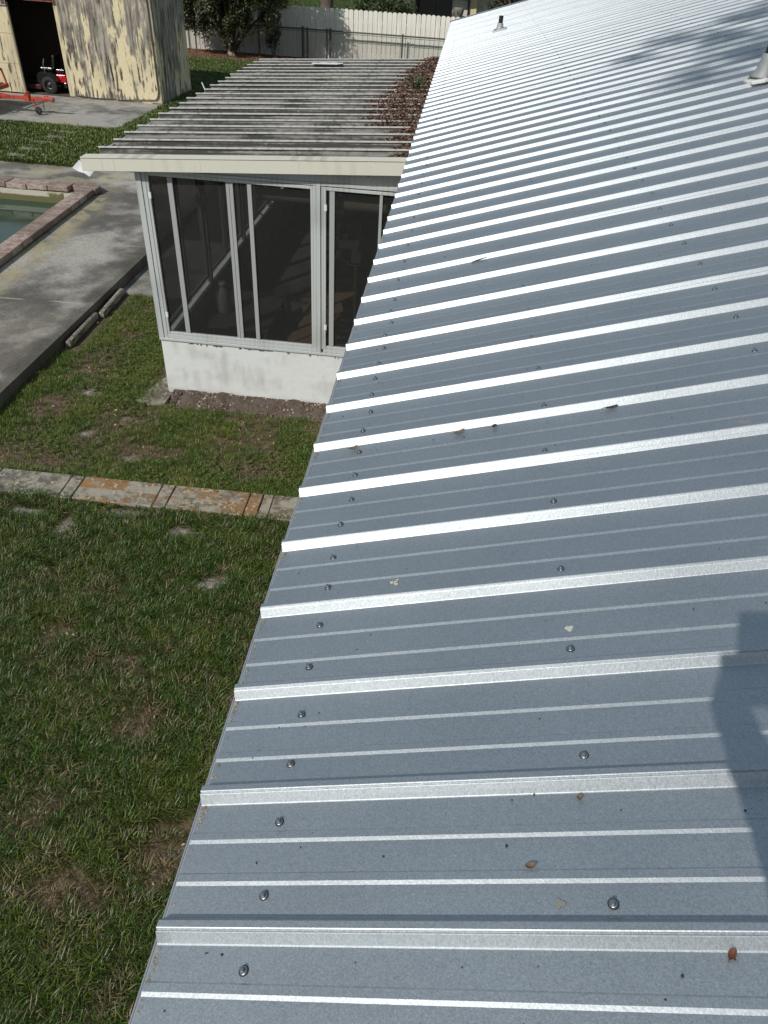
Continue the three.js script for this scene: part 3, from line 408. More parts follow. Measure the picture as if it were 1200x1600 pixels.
// ------------------------------------------------------------------ paving, pool, edging
{
  const A = V(-5.1, 0, -4.9), rot = 0.047; // the coping runs a little off the house line
  const cx = (z) => -5.285 - 0.0485 * (-8.24 - z) ;                      // outer edge of the right-hand coping
  const zFar = -11.63, deckTop = 0.14;
  const hole = [[cx(-2) - 0.06, -2], [cx(zFar) - 0.06, zFar], [-13, zFar], [-13, -2]];
  const dg = slab([[-3.73, 0.4], [-3.72, -13.02], [-6.2, -13.04], [-13.6, -13.0], [-13.6, 0.4]], 0, deckTop, [hole]);
  { const p = dg.attributes.position, uv = dg.attributes.uv; for (let i = 0; i < p.count; i++) uv.setXY(i, (p.getX(i) - DX0) / (DX1 - DX0), (p.getZ(i) - DZ0) / (DZ1 - DZ0)); }
  struct('pool_deck', dg, mDeck);
  const pool = thing('swimming_pool', 'old swimming pool edged with pinkish coping bricks', 'swimming pool');
  const r = rng(41), W = 0.25;
  const brick = (w, d) => box(w, 0.085, d, 0, 0.0, 0, 0.012), gA = [0, 1, 2].map((i) => brick(W, 0.322 + 0.002 * i)), gB = [0, 1, 2].map((i) => brick(0.342 + 0.002 * i, 0.3));
  for (let i = 0, z = -2.2; z > zFar + 0.3; i++, z -= 0.331) { const b = mesh('coping_brick', gA[i % 3], mCoping[(i * 5 + (i >> 1)) % 3], pool); b.position.set(cx(z - 0.165) - W / 2 + 0.004 * (r() - 0.5), deckTop + 0.058 + 0.006 * r(), z - 0.165); b.rotation.set(0.012 * (r() - 0.5), 0.0485 + 0.01 * (r() - 0.5), 0.02 * (r() - 0.5)); }
  const corner = prism(poly([[-0.3, -0.17], [0.0, -0.17], [0.02, 0.02], [-0.13, 0.16], [-0.42, 0.16], [-0.42, -0.03]]), 0.075, 0.008); corner.rotateX(-Math.PI / 2); const cm = mesh('coping_corner', boxUV(corner), mCoping[1], pool); cm.position.set(cx(zFar) + 0.02, deckTop + 0.022, zFar + 0.0);
  for (let i = 0, x = cx(zFar) - 0.46; x > -12.6; i++, x -= 0.353) { const b = mesh('coping_brick', gB[i % 3], mCoping[(i * 2 + (i >> 1)) % 3], pool); b.position.set(x - 0.17, deckTop + 0.03 + 0.014 * r(), zFar - 0.02); b.rotation.set(0.03 * (r() - 0.5) - 0.02, 0.02 * (r() - 0.5), 0.015 * (r() - 0.5)); }
  mesh('pool_wall', [span(-13, cx(zFar) - 0.1, -1.6, 0.128, zFar + 0.02, zFar + 0.12, 0), at(span(-0.14, -0.04, -1.6, 0.12, -9.9, 0, 0), cx(-2) - 0.1, 0, -2, 0, 0.0485)], mPoolWall, pool);
  mesh('basin_floor', span(-13, -4.9, -1.65, -1.6, zFar, -1.6, 0), mPoolWall, pool);
  const wg = new THREE.PlaneGeometry(8.4, 9.7, 60, 60); wg.rotateX(-Math.PI / 2); wg.translate(-9.3, 0, -6.78); { const p = wg.attributes.position; for (let i = 0; i < p.count; i++) { p.setY(i, -0.05 + 0.002 * fbm(p.getX(i) * 3, p.getZ(i) * 3, 3, 9)); if (p.getX(i) > cx(p.getZ(i)) - 0.2) p.setX(i, cx(p.getZ(i)) - 0.2); } wg.computeVertexNormals(); }
  struct('pool_water', wg, mWater);
  struct('shed_pad', slab([[-6.9, -16.35], [-7.15, -16.1], [-14.5, -16.0], [-14.5, -19], [-6.86, -19]], 0.02, YF + 0.03), mPad);
  struct('side_pad', slab([[-3.715, -8.08], [-2.296, -8.1], [-2.296, -12.5], [-3.715, -12.5]], -0.05, 0.016), mPad);
  const curb = thing('concrete_curb', 'thin pale concrete curb closing the low pad beside the sunroom', 'curb', [-3.0, 0, -8.06]); mesh('curb_block', span(-0.7, 0.7, 0, 0.03, -0.018, 0.018, 0.006), mPad, curb);
  struct('corner_footing', slab([[-2.54, -5.54], [-2.4, -5.49], [-2.25, -5.52], [-2.24, -5.75], [-2.292, -5.76], [-2.292, -6.6], [-2.36, -6.55], [-2.4, -6.1], [-2.47, -5.85], [-2.49, -5.66]], -0.03, 0.028), mSlab[4]);
  // loose edging stones along the deck
  [[-3.672, -6.9, 0.8, 'longer'], [-3.64, -7.68, 0.74, 'farther']].forEach(([x, z, l], i) => { const e = thing('edging_stone', i ? 'weathered concrete edging strip by the deck, end nearest the sunroom' : 'weathered concrete edging strip by the deck, end nearest the camera', 'edging stone', [x, 0.04, z], 0.03 + 0.02 * i, 'concrete strips lying along the deck edge'); mesh('strip', box(0.062, 0.08, l, 0, 0, 0, 0.014), mSlab[4], e); });
  // border of flat slabs across the lawn
  const border = new THREE.Group(); border.name = 'paver_border'; border.userData.kind = 'structure'; scene.add(border);
  const js = [-4.7, -3.93, -3.19, -2.475, -1.7, -0.955, -0.2, 0.44];
  for (let i = 0; i < js.length - 1; i++) { const a = js[i] + 0.006, b = js[i + 1] - 0.006, w = b - a, sp = i === 5 ? -1 : 1, k = 0.1; const zc = -4.095 - 0.012 * (a + b + 3) * 0.35; const s = mesh('paver_slab', sp > 0 ? [span(-w / 2, w / 2 - k - 0.006, -0.06, 0, -0.15, 0.15, 0.008), span(w / 2 - k, w / 2, -0.06, -0.002, -0.15, 0.15, 0.008)] : [span(-w / 2, -w / 2 + k - 0.02, -0.06, -0.002, -0.15, 0.15, 0.008), span(-w / 2 + k - 0.014, w / 2, -0.06, 0, -0.15, 0.15, 0.008)], mSlab[[0, 4, 0, 1, 2, 3, 4][i]], border); s.position.set((a + b) / 2, 0.045 + 0.004 * (r() - 0.5), zc); s.rotation.set(0.015 * (r() - 0.5), 0.014 + 0.01 * (r() - 0.5), 0.012 * (r() - 0.5)); }
  // stepping stones towards the shed
  const words = ['farthest stepping stone in the grass, near the shed pad', 'second stepping stone from the shed pad, sunk in grass', 'middle stepping stone of the row in the grass', 'fourth stepping stone from the shed pad, in the grass', 'nearest stepping stone in the grass, by the pool deck'];
  [[-7.67, -15.4], [-7.7, -14.93], [-7.73, -14.42], [-7.74, -13.87], [-7.75, -13.36]].forEach(([x, z], i) => { const s = thing('stepping_stone', words[i], 'stepping stone', [x, gh(x, z) + 0.02, z], 0.08 * (r() - 0.5), 'stepping stones in the lawn'); mesh('stone', box(0.36, 0.06, 0.16 + 0.03 * r(), 0, 0, 0, 0.012), mSlab[i % 2 ? 4 : 0], s); });
}

// ------------------------------------------------------------------ shed, mower, trailer
const shed = thing('shed', 'old shed with peeling yellow plywood doors and a dark open doorway', 'shed', [0, YF, 0]);
{
  const zf = -18.98, zb = -21.25, xr = -6.92, xl = -14.2, H = 2.75;
  mesh('side_wall', span(xr - 0.05, xr, 0.02, H, zb, zf - 0.045, 0.004), mShedSide, shed);
  mesh('front_wall', [span(-9.25, xr - 0.02, 0.05, H, zf - 0.045, zf, 0.004), span(xl, -10.42, 0.05, H, zf - 0.045, zf, 0.004), span(-10.42, -9.25, 2.0, H, zf - 0.045, zf, 0.004)], mPlyLeft, shed);
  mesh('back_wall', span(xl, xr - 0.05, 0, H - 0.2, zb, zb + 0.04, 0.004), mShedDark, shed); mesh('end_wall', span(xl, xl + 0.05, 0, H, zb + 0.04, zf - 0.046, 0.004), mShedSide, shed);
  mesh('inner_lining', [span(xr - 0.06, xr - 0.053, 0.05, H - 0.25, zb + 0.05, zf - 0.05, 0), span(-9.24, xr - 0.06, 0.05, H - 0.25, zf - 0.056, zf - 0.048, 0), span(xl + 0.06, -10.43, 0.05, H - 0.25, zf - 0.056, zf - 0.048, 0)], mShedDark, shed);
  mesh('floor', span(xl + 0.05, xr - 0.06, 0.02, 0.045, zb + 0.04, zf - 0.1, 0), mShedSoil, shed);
  const ro = span(xl - 0.15, xr + 0.12, 0, 0.04, zb - 0.15, zf + 0.12, 0.004); ro.rotateX(0); mesh('roof', [ro.clone().translate(0, H, 0)], mRust, shed);
  mesh('corner_trim', span(xr - 0.015, xr + 0.004, 0.02, H - 0.01, zf - 0.05, zf + 0.012, 0.003), mShedSide, shed);
  // doors of plywood on a track
  const dr = new THREE.Shape(); dr.moveTo(-9.14, 0.1); dr.lineTo(-9.13, 2.6); dr.lineTo(-7.0, 2.6); dr.lineTo(-6.99, 1.5); dr.lineTo(-6.985, 0.36); dr.quadraticCurveTo(-6.99, 0.16, -7.1, 0.13); dr.lineTo(-7.62, 0.1); dr.lineTo(-8.02, 0.06); dr.lineTo(-8.08, 0.09); dr.lineTo(-8.5, 0.07);
  const split = new THREE.Path(); split.moveTo(-8.06, 0.42); split.lineTo(-8.02, 0.4); split.lineTo(-8.05, 0.75); split.lineTo(-8.1, 1.05); split.lineTo(-8.09, 0.7); dr.holes.push(split);
  const dg = prism(dr, 0.018, 0.002); dg.translate(0, 0, zf + 0.035); mesh('sliding_door', boxUV(dg), mPly, shed);
  const bat = mesh('door_batten', [span(-9.1, -7.02, 0.35, 0.45, zf + 0.008, zf + 0.032, 0.003), span(-9.1, -7.02, 1.95, 2.05, zf + 0.008, zf + 0.032, 0.003)], mShedSide, shed);
  const ld = mesh('sliding_door', [span(-12.3, -10.36, 0.06, 0.66, zf + 0.035, zf + 0.055, 0.004), span(-12.3, -10.36, 0.665, 1.28, zf + 0.035, zf + 0.055, 0.004), span(-12.3, -10.36, 1.285, 2.3, zf + 0.035, zf + 0.055, 0.004)], mPlyLeft, shed); mesh('door_edge', span(-10.358, -10.32, 0.06, 1.9, zf + 0.012, zf + 0.06, 0.003), M({ rgb: [0.22, 0.2, 0.14] }), ld);
  mesh('door_track', [span(-12.3, -9.22, 2.0, 2.1, zf + 0.06, zf + 0.1, 0.006), span(-9.9, -9.18, 1.955, 1.99, zf + 0.058, zf + 0.075, 0.003)], mRust, shed);
  mesh('track_bracket', [span(-10.75, -10.34, 1.83, 1.99, zf + 0.06, zf + 0.09, 0.006)], mAlumDull, shed); mesh('bracket_strap', [span(-10.44, -10.36, 1.86, 2.0, zf + 0.091, zf + 0.1, 0.004)], mRust, shed);
  mesh('bottom_board', span(-9.1, xr - 0.02, 0.0, 0.048, zf - 0.045, zf + 0.004, 0.003), mShedSide, shed);
}
{
  const m = thing('riding_mower', 'black and red riding mower parked inside the shed doorway', 'mower', [-9.8, YF + 0.045, -19.42]);
  function wheel(x, z, r, w) { const t = mesh('wheel', at(lathe([[r * 0.55, -w / 2], [r * 0.9, -w / 2], [r, -w * 0.36], [r * 1.01, 0], [r, w * 0.36], [r * 0.9, w / 2], [r * 0.55, w / 2]], 28), x, r, z, Math.PI / 2), mTyre, m); mesh('rim', at(lathe([[0, w * 0.4], [r * 0.16, w * 0.42], [r * 0.2, w * 0.2], [r * 0.45, w * 0.18], [r * 0.58, w * 0.44], [r * 0.6, -w * 0.4]], 20), x, r, z, Math.PI / 2), M({ rgb: [0.06, 0.06, 0.062], roughness: 0.35, metalness: 0.5 }), t); const tr = []; for (let i = 0; i < 20; i++) tr.push(at(box(0.02, 0.05, w * 0.9, r * 1.0, 0, 0, 0.004), x, r, z, 0, 0, i / 20 * 6.283)); mesh('tread', tr, mTyre, t); return t; }
  wheel(0, 0.32, 0.245, 0.2); wheel(0, -0.32, 0.245, 0.2); wheel(-1.15, 0.3, 0.13, 0.11); wheel(-1.15, -0.3, 0.13, 0.11);
  m.scale.setScalar(0.78); for (const s of [1, -1]) { const f = prism((() => { const q = new THREE.Shape(); q.moveTo(-0.34, 0.3); q.quadraticCurveTo(-0.36, 0.56, -0.2, 0.58); q.lineTo(0.12, 0.56); q.quadraticCurveTo(0.27, 0.5, 0.3, 0.36); q.lineTo(0.24, 0.36); q.quadraticCurveTo(0.14, 0.5, 0, 0.5); q.quadraticCurveTo(-0.22, 0.48, -0.26, 0.28); return q; })(), 0.2, 0.015); f.translate(0, 0, s > 0 ? 0.2 : -0.4); mesh('fender', f, mBlackPaint, m); }
  mesh('engine_hood', [box(0.34, 0.24, 0.5, 0.36, 0.42, 0, 0.04)], mRedPaint, m); mesh('rear_guard', [box(0.12, 0.16, 0.56, 0.48, 0.24, 0, 0.03)], mBlackPaint, m); mesh('engine_cover', [box(0.3, 0.12, 0.4, 0.34, 0.62, 0, 0.04)], mBlackPaint, m);
  mesh('frame', [box(1.35, 0.08, 0.08, -0.55, 0.3, 0.18, 0.01), box(1.35, 0.08, 0.08, -0.55, 0.3, -0.18, 0.01), box(0.08, 0.08, 0.6, -1.15, 0.32, 0, 0.01)], mBlackPaint, m);
  mesh('cutting_deck', [box(0.62, 0.16, 0.9, -0.6, 0.16, -0.1, 0.04)], M({ rgb: [0.05, 0.006, 0.008], roughness: 0.6 }), m); mesh('foot_plate', [box(0.4, 0.02, 0.5, -0.75, 0.36, 0, 0.005)], mBlackPaint, m);
  mesh('seat', [box(0.42, 0.1, 0.46, -0.08, 0.66, 0, 0.04), at(box(0.1, 0.38, 0.44, 0, 0.18, 0, 0.045), 0.14, 0.68, 0, 0, 0, -0.2)], mBlackPaint, m);
  for (const s of [1, -1]) { const l = mesh('control_lever', tube([[-0.1, 0.55, s * 0.3], [-0.1, 0.8, s * 0.31], [-0.06, 0.93, s * 0.28]], 0.013, 0.013, 8), mSteel, m); mesh('grip', tube([[-0.09, 0.82, s * 0.31], [-0.06, 0.94, s * 0.28]], 0.024, 0.02, 8, 2), M({ rgb: [0.1, 0.1, 0.1] }), l); }
  mesh('red_badge', [box(0.1, 0.1, 0.01, 0.36, 0.44, 0.256, 0.003)], mRedPaint, m);
}
{
  const t = thing('utility_trailer', 'red utility trailer whose tongue points right across the shed pad', 'trailer', [0, YF + 0.03, -16.85]);
  mesh('tongue', [box(2.0, 0.075, 0.06, -9.75, 0.31, 0, 0.006), at(box(1.3, 0.07, 0.05, 0, 0, 0, 0.006), -10.1, 0.31, 0.22, 0, 0.38), at(box(1.3, 0.07, 0.05, 0, 0, 0, 0.006), -10.1, 0.31, -0.22, 0, -0.38)], mTrailer, t);
  mesh('coupler', [box(0.22, 0.07, 0.08, -8.72, 0.325, 0, 0.02), at(new THREE.SphereGeometry(0.05, 12, 8), -8.62, 0.315, 0), box(0.1, 0.03, 0.03, -8.76, 0.37, 0, 0.008)], mTrailer, t);
  const cl = mesh('clamp', [box(0.11, 0.14, 0.12, -9.18, 0.32, 0.01, 0.01), box(0.06, 0.06, 0.14, -9.18, 0.4, 0.01, 0.008)], mTrailer, t);
  const jk = mesh('jack', [tube([[-9.06, 0.3, 0.05], [-9.02, 0.18, 0.05], [-8.98, 0.1, 0.05]], 0.018, 0.014, 8, 4), rod([-8.98, 0.1, 0.02], [-8.98, 0.1, 0.08], 0.012)], mTrailer, t); mesh('jack_wheel', at(lathe([[0.03, -0.02], [0.072, -0.022], [0.08, 0], [0.072, 0.022], [0.03, 0.02]], 18), -8.97, 0.085, 0.05, Math.PI / 2), mTyre, jk);
  const ch = []; for (let k = 0; k < 7; k++) ch.push(at(new THREE.TorusGeometry(0.015, 0.005, 6, 10), -8.84 + 0.006 * Math.sin(k), 0.27 - k * 0.025, 0.03, 0, k % 2 ? 1.57 : 0)); mesh('safety_chain', [...ch, tube([[-8.84, 0.27, 0.03], [-8.95, 0.2, 0.04], [-9.07, 0.26, 0.03]], 0.006, 0.006, 6)], M({ rgb: [0.12, 0.08, 0.07], roughness: 0.7, metalness: 0.3 }), t);
  mesh('bed_frame', [span(-13.2, -9.98, 0.36, 0.44, 0.68, 0.75, 0.006), span(-13.2, -9.98, 0.36, 0.44, -0.75, -0.68, 0.006), span(-10.05, -9.98, 0.36, 0.44, -0.68, 0.68, 0.006), span(-13.2, -13.13, 0.36, 0.44, -0.68, 0.68, 0.006)], mTrailer, t);
  for (let k = 0; k < 8; k++) mesh('deck_board', span(-13.12, -10.06, 0.44, 0.47, -0.67 + k * 0.168, -0.67 + k * 0.168 + 0.16, 0.004), mWood, t);
  mesh('side_rail', [rod([-10.0, 0.4, 0.72], [-10.06, 0.72, 0.72], 0.022), rod([-10.06, 0.72, 0.72], [-13.15, 0.72, 0.72], 0.022), rod([-10.06, 0.72, 0.72], [-10.06, 0.72, -0.72], 0.022), rod([-10.0, 0.4, -0.72], [-10.06, 0.72, -0.72], 0.022), rod([-10.06, 0.72, -0.72], [-13.15, 0.72, -0.72], 0.022), rod([-11.6, 0.42, 0.72], [-11.6, 0.72, 0.72], 0.018), rod([-13.15, 0.4, 0.72], [-13.15, 0.72, 0.72], 0.018)], mTrailer, t);
  for (const s of [1, -1]) { mesh('wheel', at(lathe([[0.14, -0.08], [0.27, -0.08], [0.3, -0.05], [0.3, 0.05], [0.27, 0.08], [0.14, 0.08], [0.05, 0.03], [0, 0.03]], 24), -11.7, 0.3, s * 0.86, Math.PI / 2), mTyre, t); mesh('wheel_fender', at(new THREE.TorusGeometry(0.38, 0.03, 6, 20, Math.PI), -11.7, 0.3, s * 0.86), mTrailer, t); }
}

// ------------------------------------------------------------------ fences, trees, what lies beyond
{
  const fe = thing('plank_fence', 'tall cream plank fence with rounded tops behind the lawn', 'fence', [0, 0, -29.25], 0.004);
  const base = 0.02, pitch = 0.166, sh = new THREE.Shape(); sh.moveTo(-0.074, 0); sh.lineTo(-0.074, 1.565); sh.quadraticCurveTo(-0.06, 1.605, 0, 1.61); sh.quadraticCurveTo(0.06, 1.605, 0.074, 1.565); sh.lineTo(0.074, 0);
  const pg = boxUV(prism(sh, 0.014, 0.003)), r = rng(51);
  for (let i = 0; i < 96; i++) { const p = mesh('plank', pg, mFence[(i * 5 + (i >> 2)) % 3], fe); p.position.set(-13 + i * pitch, base + 0.015 * (r() - 0.5), 0.012 * (r() - 0.5)); p.rotation.set(0.006 * (r() - 0.5), 0.03 * (r() - 0.5), 0.006 * (r() - 0.5)); }
  mesh('rail', [span(-13, 3, 0.3, 0.39, -0.05, -0.008, 0.004), span(-13, 3, 1.25, 1.34, -0.05, -0.008, 0.004)], mFence[1], fe);
  const cf = thing('chain_link_fence', 'grey chain link fence with a gate in front of the plank fence', 'fence', [0, 0.02, -28.95]);
  const H = 0.98; mesh('top_rail', [rod([-13, H, 0], [3, H + 0.0, 0], 0.024, 8), rod([-13, H - 0.06, 0], [3, H - 0.06, 0], 0.008, 6)], mChain, cf);
  for (const [x, rr] of [[-12.3, 0.03], [-9.4, 0.025], [-6.9, 0.025], [-5.34, 0.045], [-5.18, 0.03], [-4.5, 0.03], [-4.38, 0.045], [-1.88, 0.03], [0.6, 0.03]]) mesh('post', [rod([x, 0, 0], [x, H + 0.02, 0], rr, 10), at(new THREE.SphereGeometry(rr * 1.15, 10, 6), x, H + 0.03, 0)], mChain, cf);
  const wires = []; for (let x = -14; x < 3; x += 0.075) for (const s of [1, -1]) wires.push(rod([x, 0.03, 0.004 * s], [x + s * 0.93, H - 0.03, 0.004 * s], 0.0026, 3)); const w = mesh('wire_mesh', wires, mChain, cf); w.userData.kind = 'stuff';
}
function foliage(name, parent, blobs, n, geo, cols, seed, mat = mLeaf) {
  const r = rng(seed), list = []; const vol = blobs.map((b) => b[3] * b[4] * b[3]), tot = vol.reduce((a, b) => a + b);
  blobs.forEach((b, bi) => { const k = Math.round((n * vol[bi]) / tot); for (let i = 0; i < k; i++) { const u = r() * 2 - 1, a = r() * 6.283, q = Math.sqrt(1 - u * u), d = Math.pow(r(), 0.45) * (0.8 + 0.35 * r()); const p = V(b[0] + b[3] * d * q * Math.cos(a), b[1] + b[4] * d * u, b[2] + b[3] * d * q * Math.sin(a)); if (vnoise(p.x * 3.1 + 7, p.y * 3.1 + p.z * 2.3, seed) < 0.4) continue; list.push({ p, e: [(r() - 0.5) * 1.6, r() * 6.283, (r() - 0.5) * 1.6], s: 0.7 + 0.6 * r(), c: mix3(cols[0], cols[1], r()) }); } });
  return instances(name, geo, mat, list, parent);
}
const clusterA = leafCluster(7, 0.1, 0.042, 0.16, 61), clusterB = leafCluster(7, 0.16, 0.07, 0.3, 63);
{
  const t = thing('shrub_tree', 'many-stemmed leafy tree standing in front of the plank fence', 'tree', [-7.75, YF - 0.03, -28.35]);
  const r = rng(71), stems = []; const ends = [[-1.6, 2.2, 0.2], [-1.1, 2.6, 0.7], [-0.5, 2.8, -0.2], [0.1, 2.9, 0.6], [0.7, 2.7, 0.1], [1.4, 2.2, 0.5], [1.9, 2.0, -0.1], [-0.2, 2.4, 1.1], [0.5, 2.2, 1.3]];
  for (const [x, y, z] of ends) { stems.push(tube([[0.05 * (r() - 0.5), 0, 0.05 * (r() - 0.5)], [x * 0.3 + 0.1 * (r() - 0.5), y * 0.36, z * 0.3], [x * 0.68, y * 0.7, z * 0.7 + 0.1 * (r() - 0.5)], [x, y, z]], 0.055, 0.018, 7, 10)); for (let k = 0; k < 4; k++) { const f = 0.35 + 0.5 * r(), b = V(x * f, y * f, z * f); stems.push(tube([b, b.clone().add(V((r() - 0.5) * 0.7, 0.3 + 0.3 * r(), (r() - 0.5) * 0.7)), b.clone().add(V((r() - 0.5) * 1.2, 0.5 + 0.5 * r(), (r() - 0.5) * 1.2))], 0.018, 0.006, 5, 5)); } }
  mesh('trunk', stems, mBark, t); mesh('root_flare', [tube([[0.02, -0.05, 0.05], [0, 0.12, 0.02], [-0.03, 0.4, 0]], 0.13, 0.07, 8, 4), tube([[-0.12, -0.05, 0.1], [-0.06, 0.1, 0.05], [0, 0.3, 0]], 0.05, 0.05, 6, 4), tube([[0.15, -0.05, 0.08], [0.08, 0.1, 0.05], [0.02, 0.3, 0]], 0.05, 0.05, 6, 4)], mPink, t);
  const leafCols = [[0.035, 0.05, 0.014], [0.09, 0.1, 0.03]];
  foliage('crown', t, [[-1.3, 1.75, 0.4, 0.75, 0.6], [-0.8, 1.5, 0.6, 0.6, 0.55], [-0.5, 2.3, 0.5, 0.9, 0.7], [0.3, 2.2, 0.7, 0.9, 0.75], [1.0, 2.0, 0.5, 0.85, 0.7], [1.8, 2.0, 0.4, 0.7, 0.55], [2.2, 2.5, 0.6, 0.7, 0.6], [0.9, 1.4, 0.2, 0.5, 0.4], [-0.3, 1.5, 0.3, 0.5, 0.6], [-0.7, 0.95, 0.4, 0.55, 0.45], [-1.3, 1.2, 0.5, 0.6, 0.5], [0.6, 0.9, 0.4, 0.55, 0.45], [0.0, 0.75, 0.5, 0.5, 0.4], [1.3, 1.25, 0.4, 0.6, 0.5], [0, 1.5, 0.6, 0.9, 0.6], [0.1, 0.4, 0.1, 0.3, 0.3]], 9500, clusterA, leafCols, 73);
  foliage('crown', t, [[0, 3.1, 0.6, 1.3, 0.9], [1.3, 3.2, 1.0, 1.2, 0.9], [-1.3, 2.8, 0.6, 1.0, 0.8], [0.7, 3.4, 2.0, 1.0, 0.8], [1.6, 2.9, 2.0, 0.9, 0.7]], 1700, clusterA, leafCols, 74);
  const sb = thing('thin_shrub', 'thin dark shrub growing close to the plank fence right of the tree', 'shrub', [-6.35, YF - 0.06, -28.75]); const st = []; for (let i = 0; i < 6; i++) st.push(tube([[0, 0, 0], [(r() - 0.5) * 0.2, 0.4, (r() - 0.5) * 0.2], [(r() - 0.5) * 0.6, 0.7 + 0.3 * r(), (r() - 0.5) * 0.3]], 0.012, 0.005, 5, 5)); mesh('stem', st, mBark, sb); foliage('foliage', sb, [[0, 0.55, 0, 0.28, 0.4], [0.1, 0.8, 0, 0.2, 0.2]], 120, clusterA, [[0.03, 0.04, 0.015], [0.06, 0.07, 0.025]], 79);
}
// beyond the fence
{
  function tree(name, label, x, z, h, tr, blobs, n, cols, seed, cat = 'tree') { const t = thing(name, label, cat, [x, gh(x, z) - 0.05, z]); const r = rng(seed), g = [tube([[0, -0.1, 0], [0.05, h * 0.35, 0.03], [-0.05, h * 0.8, 0]], tr, tr * 0.5, 10, 8)]; for (let i = 0; i < 6; i++) { const a = r() * 6.28, y = h * (0.45 + 0.3 * r()); g.push(tube([[0, y, 0], [Math.cos(a) * h * 0.15, y + h * 0.12, Math.sin(a) * h * 0.15], [Math.cos(a) * h * 0.28, y + h * 0.22, Math.sin(a) * h * 0.28]], tr * 0.4, tr * 0.1, 6, 6)); } mesh('trunk', g, mBark, t); foliage('crown', t, blobs, n, clusterB, cols, seed); return t; }
  const dk = [[0.018, 0.028, 0.01], [0.045, 0.06, 0.018]], md = [[0.03, 0.05, 0.012], [0.08, 0.1, 0.025]];
  tree('oak_tree', 'dark oak behind the fence with its trunk above the shadowed planks', -6.1, -38.5, 7, 0.32, [[0, 5.6, 0, 3, 1.8], [1.6, 4.6, 1, 1.6, 1.2], [-1.8, 4.8, 0.5, 1.8, 1.2]], 2600, dk, 201);
  tree('round_shrub', 'green rounded shrub behind the fence right of the oak trunk', -3.2, -35.2, 1.7, 0.06, [[0, 1.1, 0, 0.95, 0.8], [-0.7, 0.9, 0.2, 0.7, 0.7], [0.8, 0.9, 0, 0.6, 0.65]], 900, md, 207, 'shrub');
  tree('broad_bush', 'dark bush behind the fence beside the leafy tree', -9.3, -36, 2.2, 0.07, [[0, 1.2, 0, 1.3, 1.1], [1.0, 1.1, 0, 0.8, 0.9]], 900, dk, 211, 'bush');
  tree('brown_bush', 'brownish bush rising behind the far end of the metal roof', 2.4, -35.5, 2.4, 0.07, [[0, 1.5, 0, 1.2, 1.0], [1.3, 1.6, 0.3, 1.0, 0.9], [-0.9, 1.2, 0.2, 0.6, 0.7]], 1300, [[0.05, 0.035, 0.018], [0.06, 0.06, 0.02]], 213, 'bush');
  for (const [i, x] of [[0, -14], [1, -1.5], [2, 5], [3, 11], [4, -20]]) tree('background_tree', ['tall tree far behind the shed', 'tall tree far behind the utility pole', 'tall tree far behind the brown bush', 'tall tree far behind the metal roof ridge', 'tall tree at the far left beyond the shed'][i], x, -58 - 2 * i, 10, 0.3, [[0, 5, 0, 4, 2.6], [1, 8, 0, 3, 2.2], [-2, 3, 1, 2.6, 1.8]], 1500, dk, 221 + i);
  const pole = thing('utility_pole', 'pale weathered utility pole behind the fence', 'pole', [-2.55, 0.1, -40]); mesh('shaft', tube([[0, -0.2, 0], [0, 4, 0], [0.03, 8.5, 0]], 0.15, 0.1, 12, 6), M({ rgb: [0.36, 0.33, 0.28], roughness: 0.9 }), pole); mesh('crossarm', box(1.8, 0.1, 0.1, 0, 7.8, 0.1, 0.01), mBark, pole);
  const nb = thing('neighbour_house', 'neighbour house with a dark open porch behind the fence', 'house', [-0.1, 0.1, -42]); mesh('porch_wall', span(-2.2, -0.45, 0, 2.7, -3.0, -2.9, 0.004), mHouseWall, nb); mesh('porch_floor', span(-2.2, -0.45, 0, 0.12, -2.9, 0.4, 0.004), mWallDark, nb); mesh('porch_end', span(-2.25, -2.2, 0, 2.7, -3, 0.4, 0.004), mWallDark, nb); mesh('wall', [span(-0.45, 0.35, 0, 2.7, -3, 0.0, 0.004), span(0.35, 6.5, 0, 2.7, -3, -0.8, 0.004)], M({ rgb: [0.62, 0.6, 0.54], roughness: 0.9 }), nb); mesh('wall_corner', span(0.36, 0.72, 0, 2.7, -0.78, 0.06, 0.004), M({ rgb: [0.66, 0.56, 0.36], roughness: 0.9 }), nb); mesh('roof', at(span(-2.6, 7, 0, 0.12, -2.6, 2.4, 0.006), 0, 2.62, -0.9, 0.1), mWallDark, nb); mesh('downpipe', rod([0.34, 0, 0.12], [0.34, 2.7, 0.12], 0.05), mBlackPaint, nb); mesh('rail', [rod([-2.2, 1.35, 0.4], [0.34, 1.35, 0.4], 0.03), rod([-1.2, 0, 0.4], [-1.2, 1.35, 0.4], 0.03)], mBlackPaint, nb);
  const urn = thing('garden_urn', 'dark round planter standing before the neighbour house wall', 'planter', [-0.22, 0.1, -41.4]); mesh('bowl', lathe([[0, 0.4], [0.08, 0.42], [0.2, 0.7], [0.26, 0.95], [0.22, 1.05], [0.2, 1.0]], 18), mWallDark, urn); mesh('foot', lathe([[0.001, 0], [0.2, 0], [0.18, 0.08], [0.08, 0.2], [0.08, 0.42]], 16), mWallDark, urn);
}

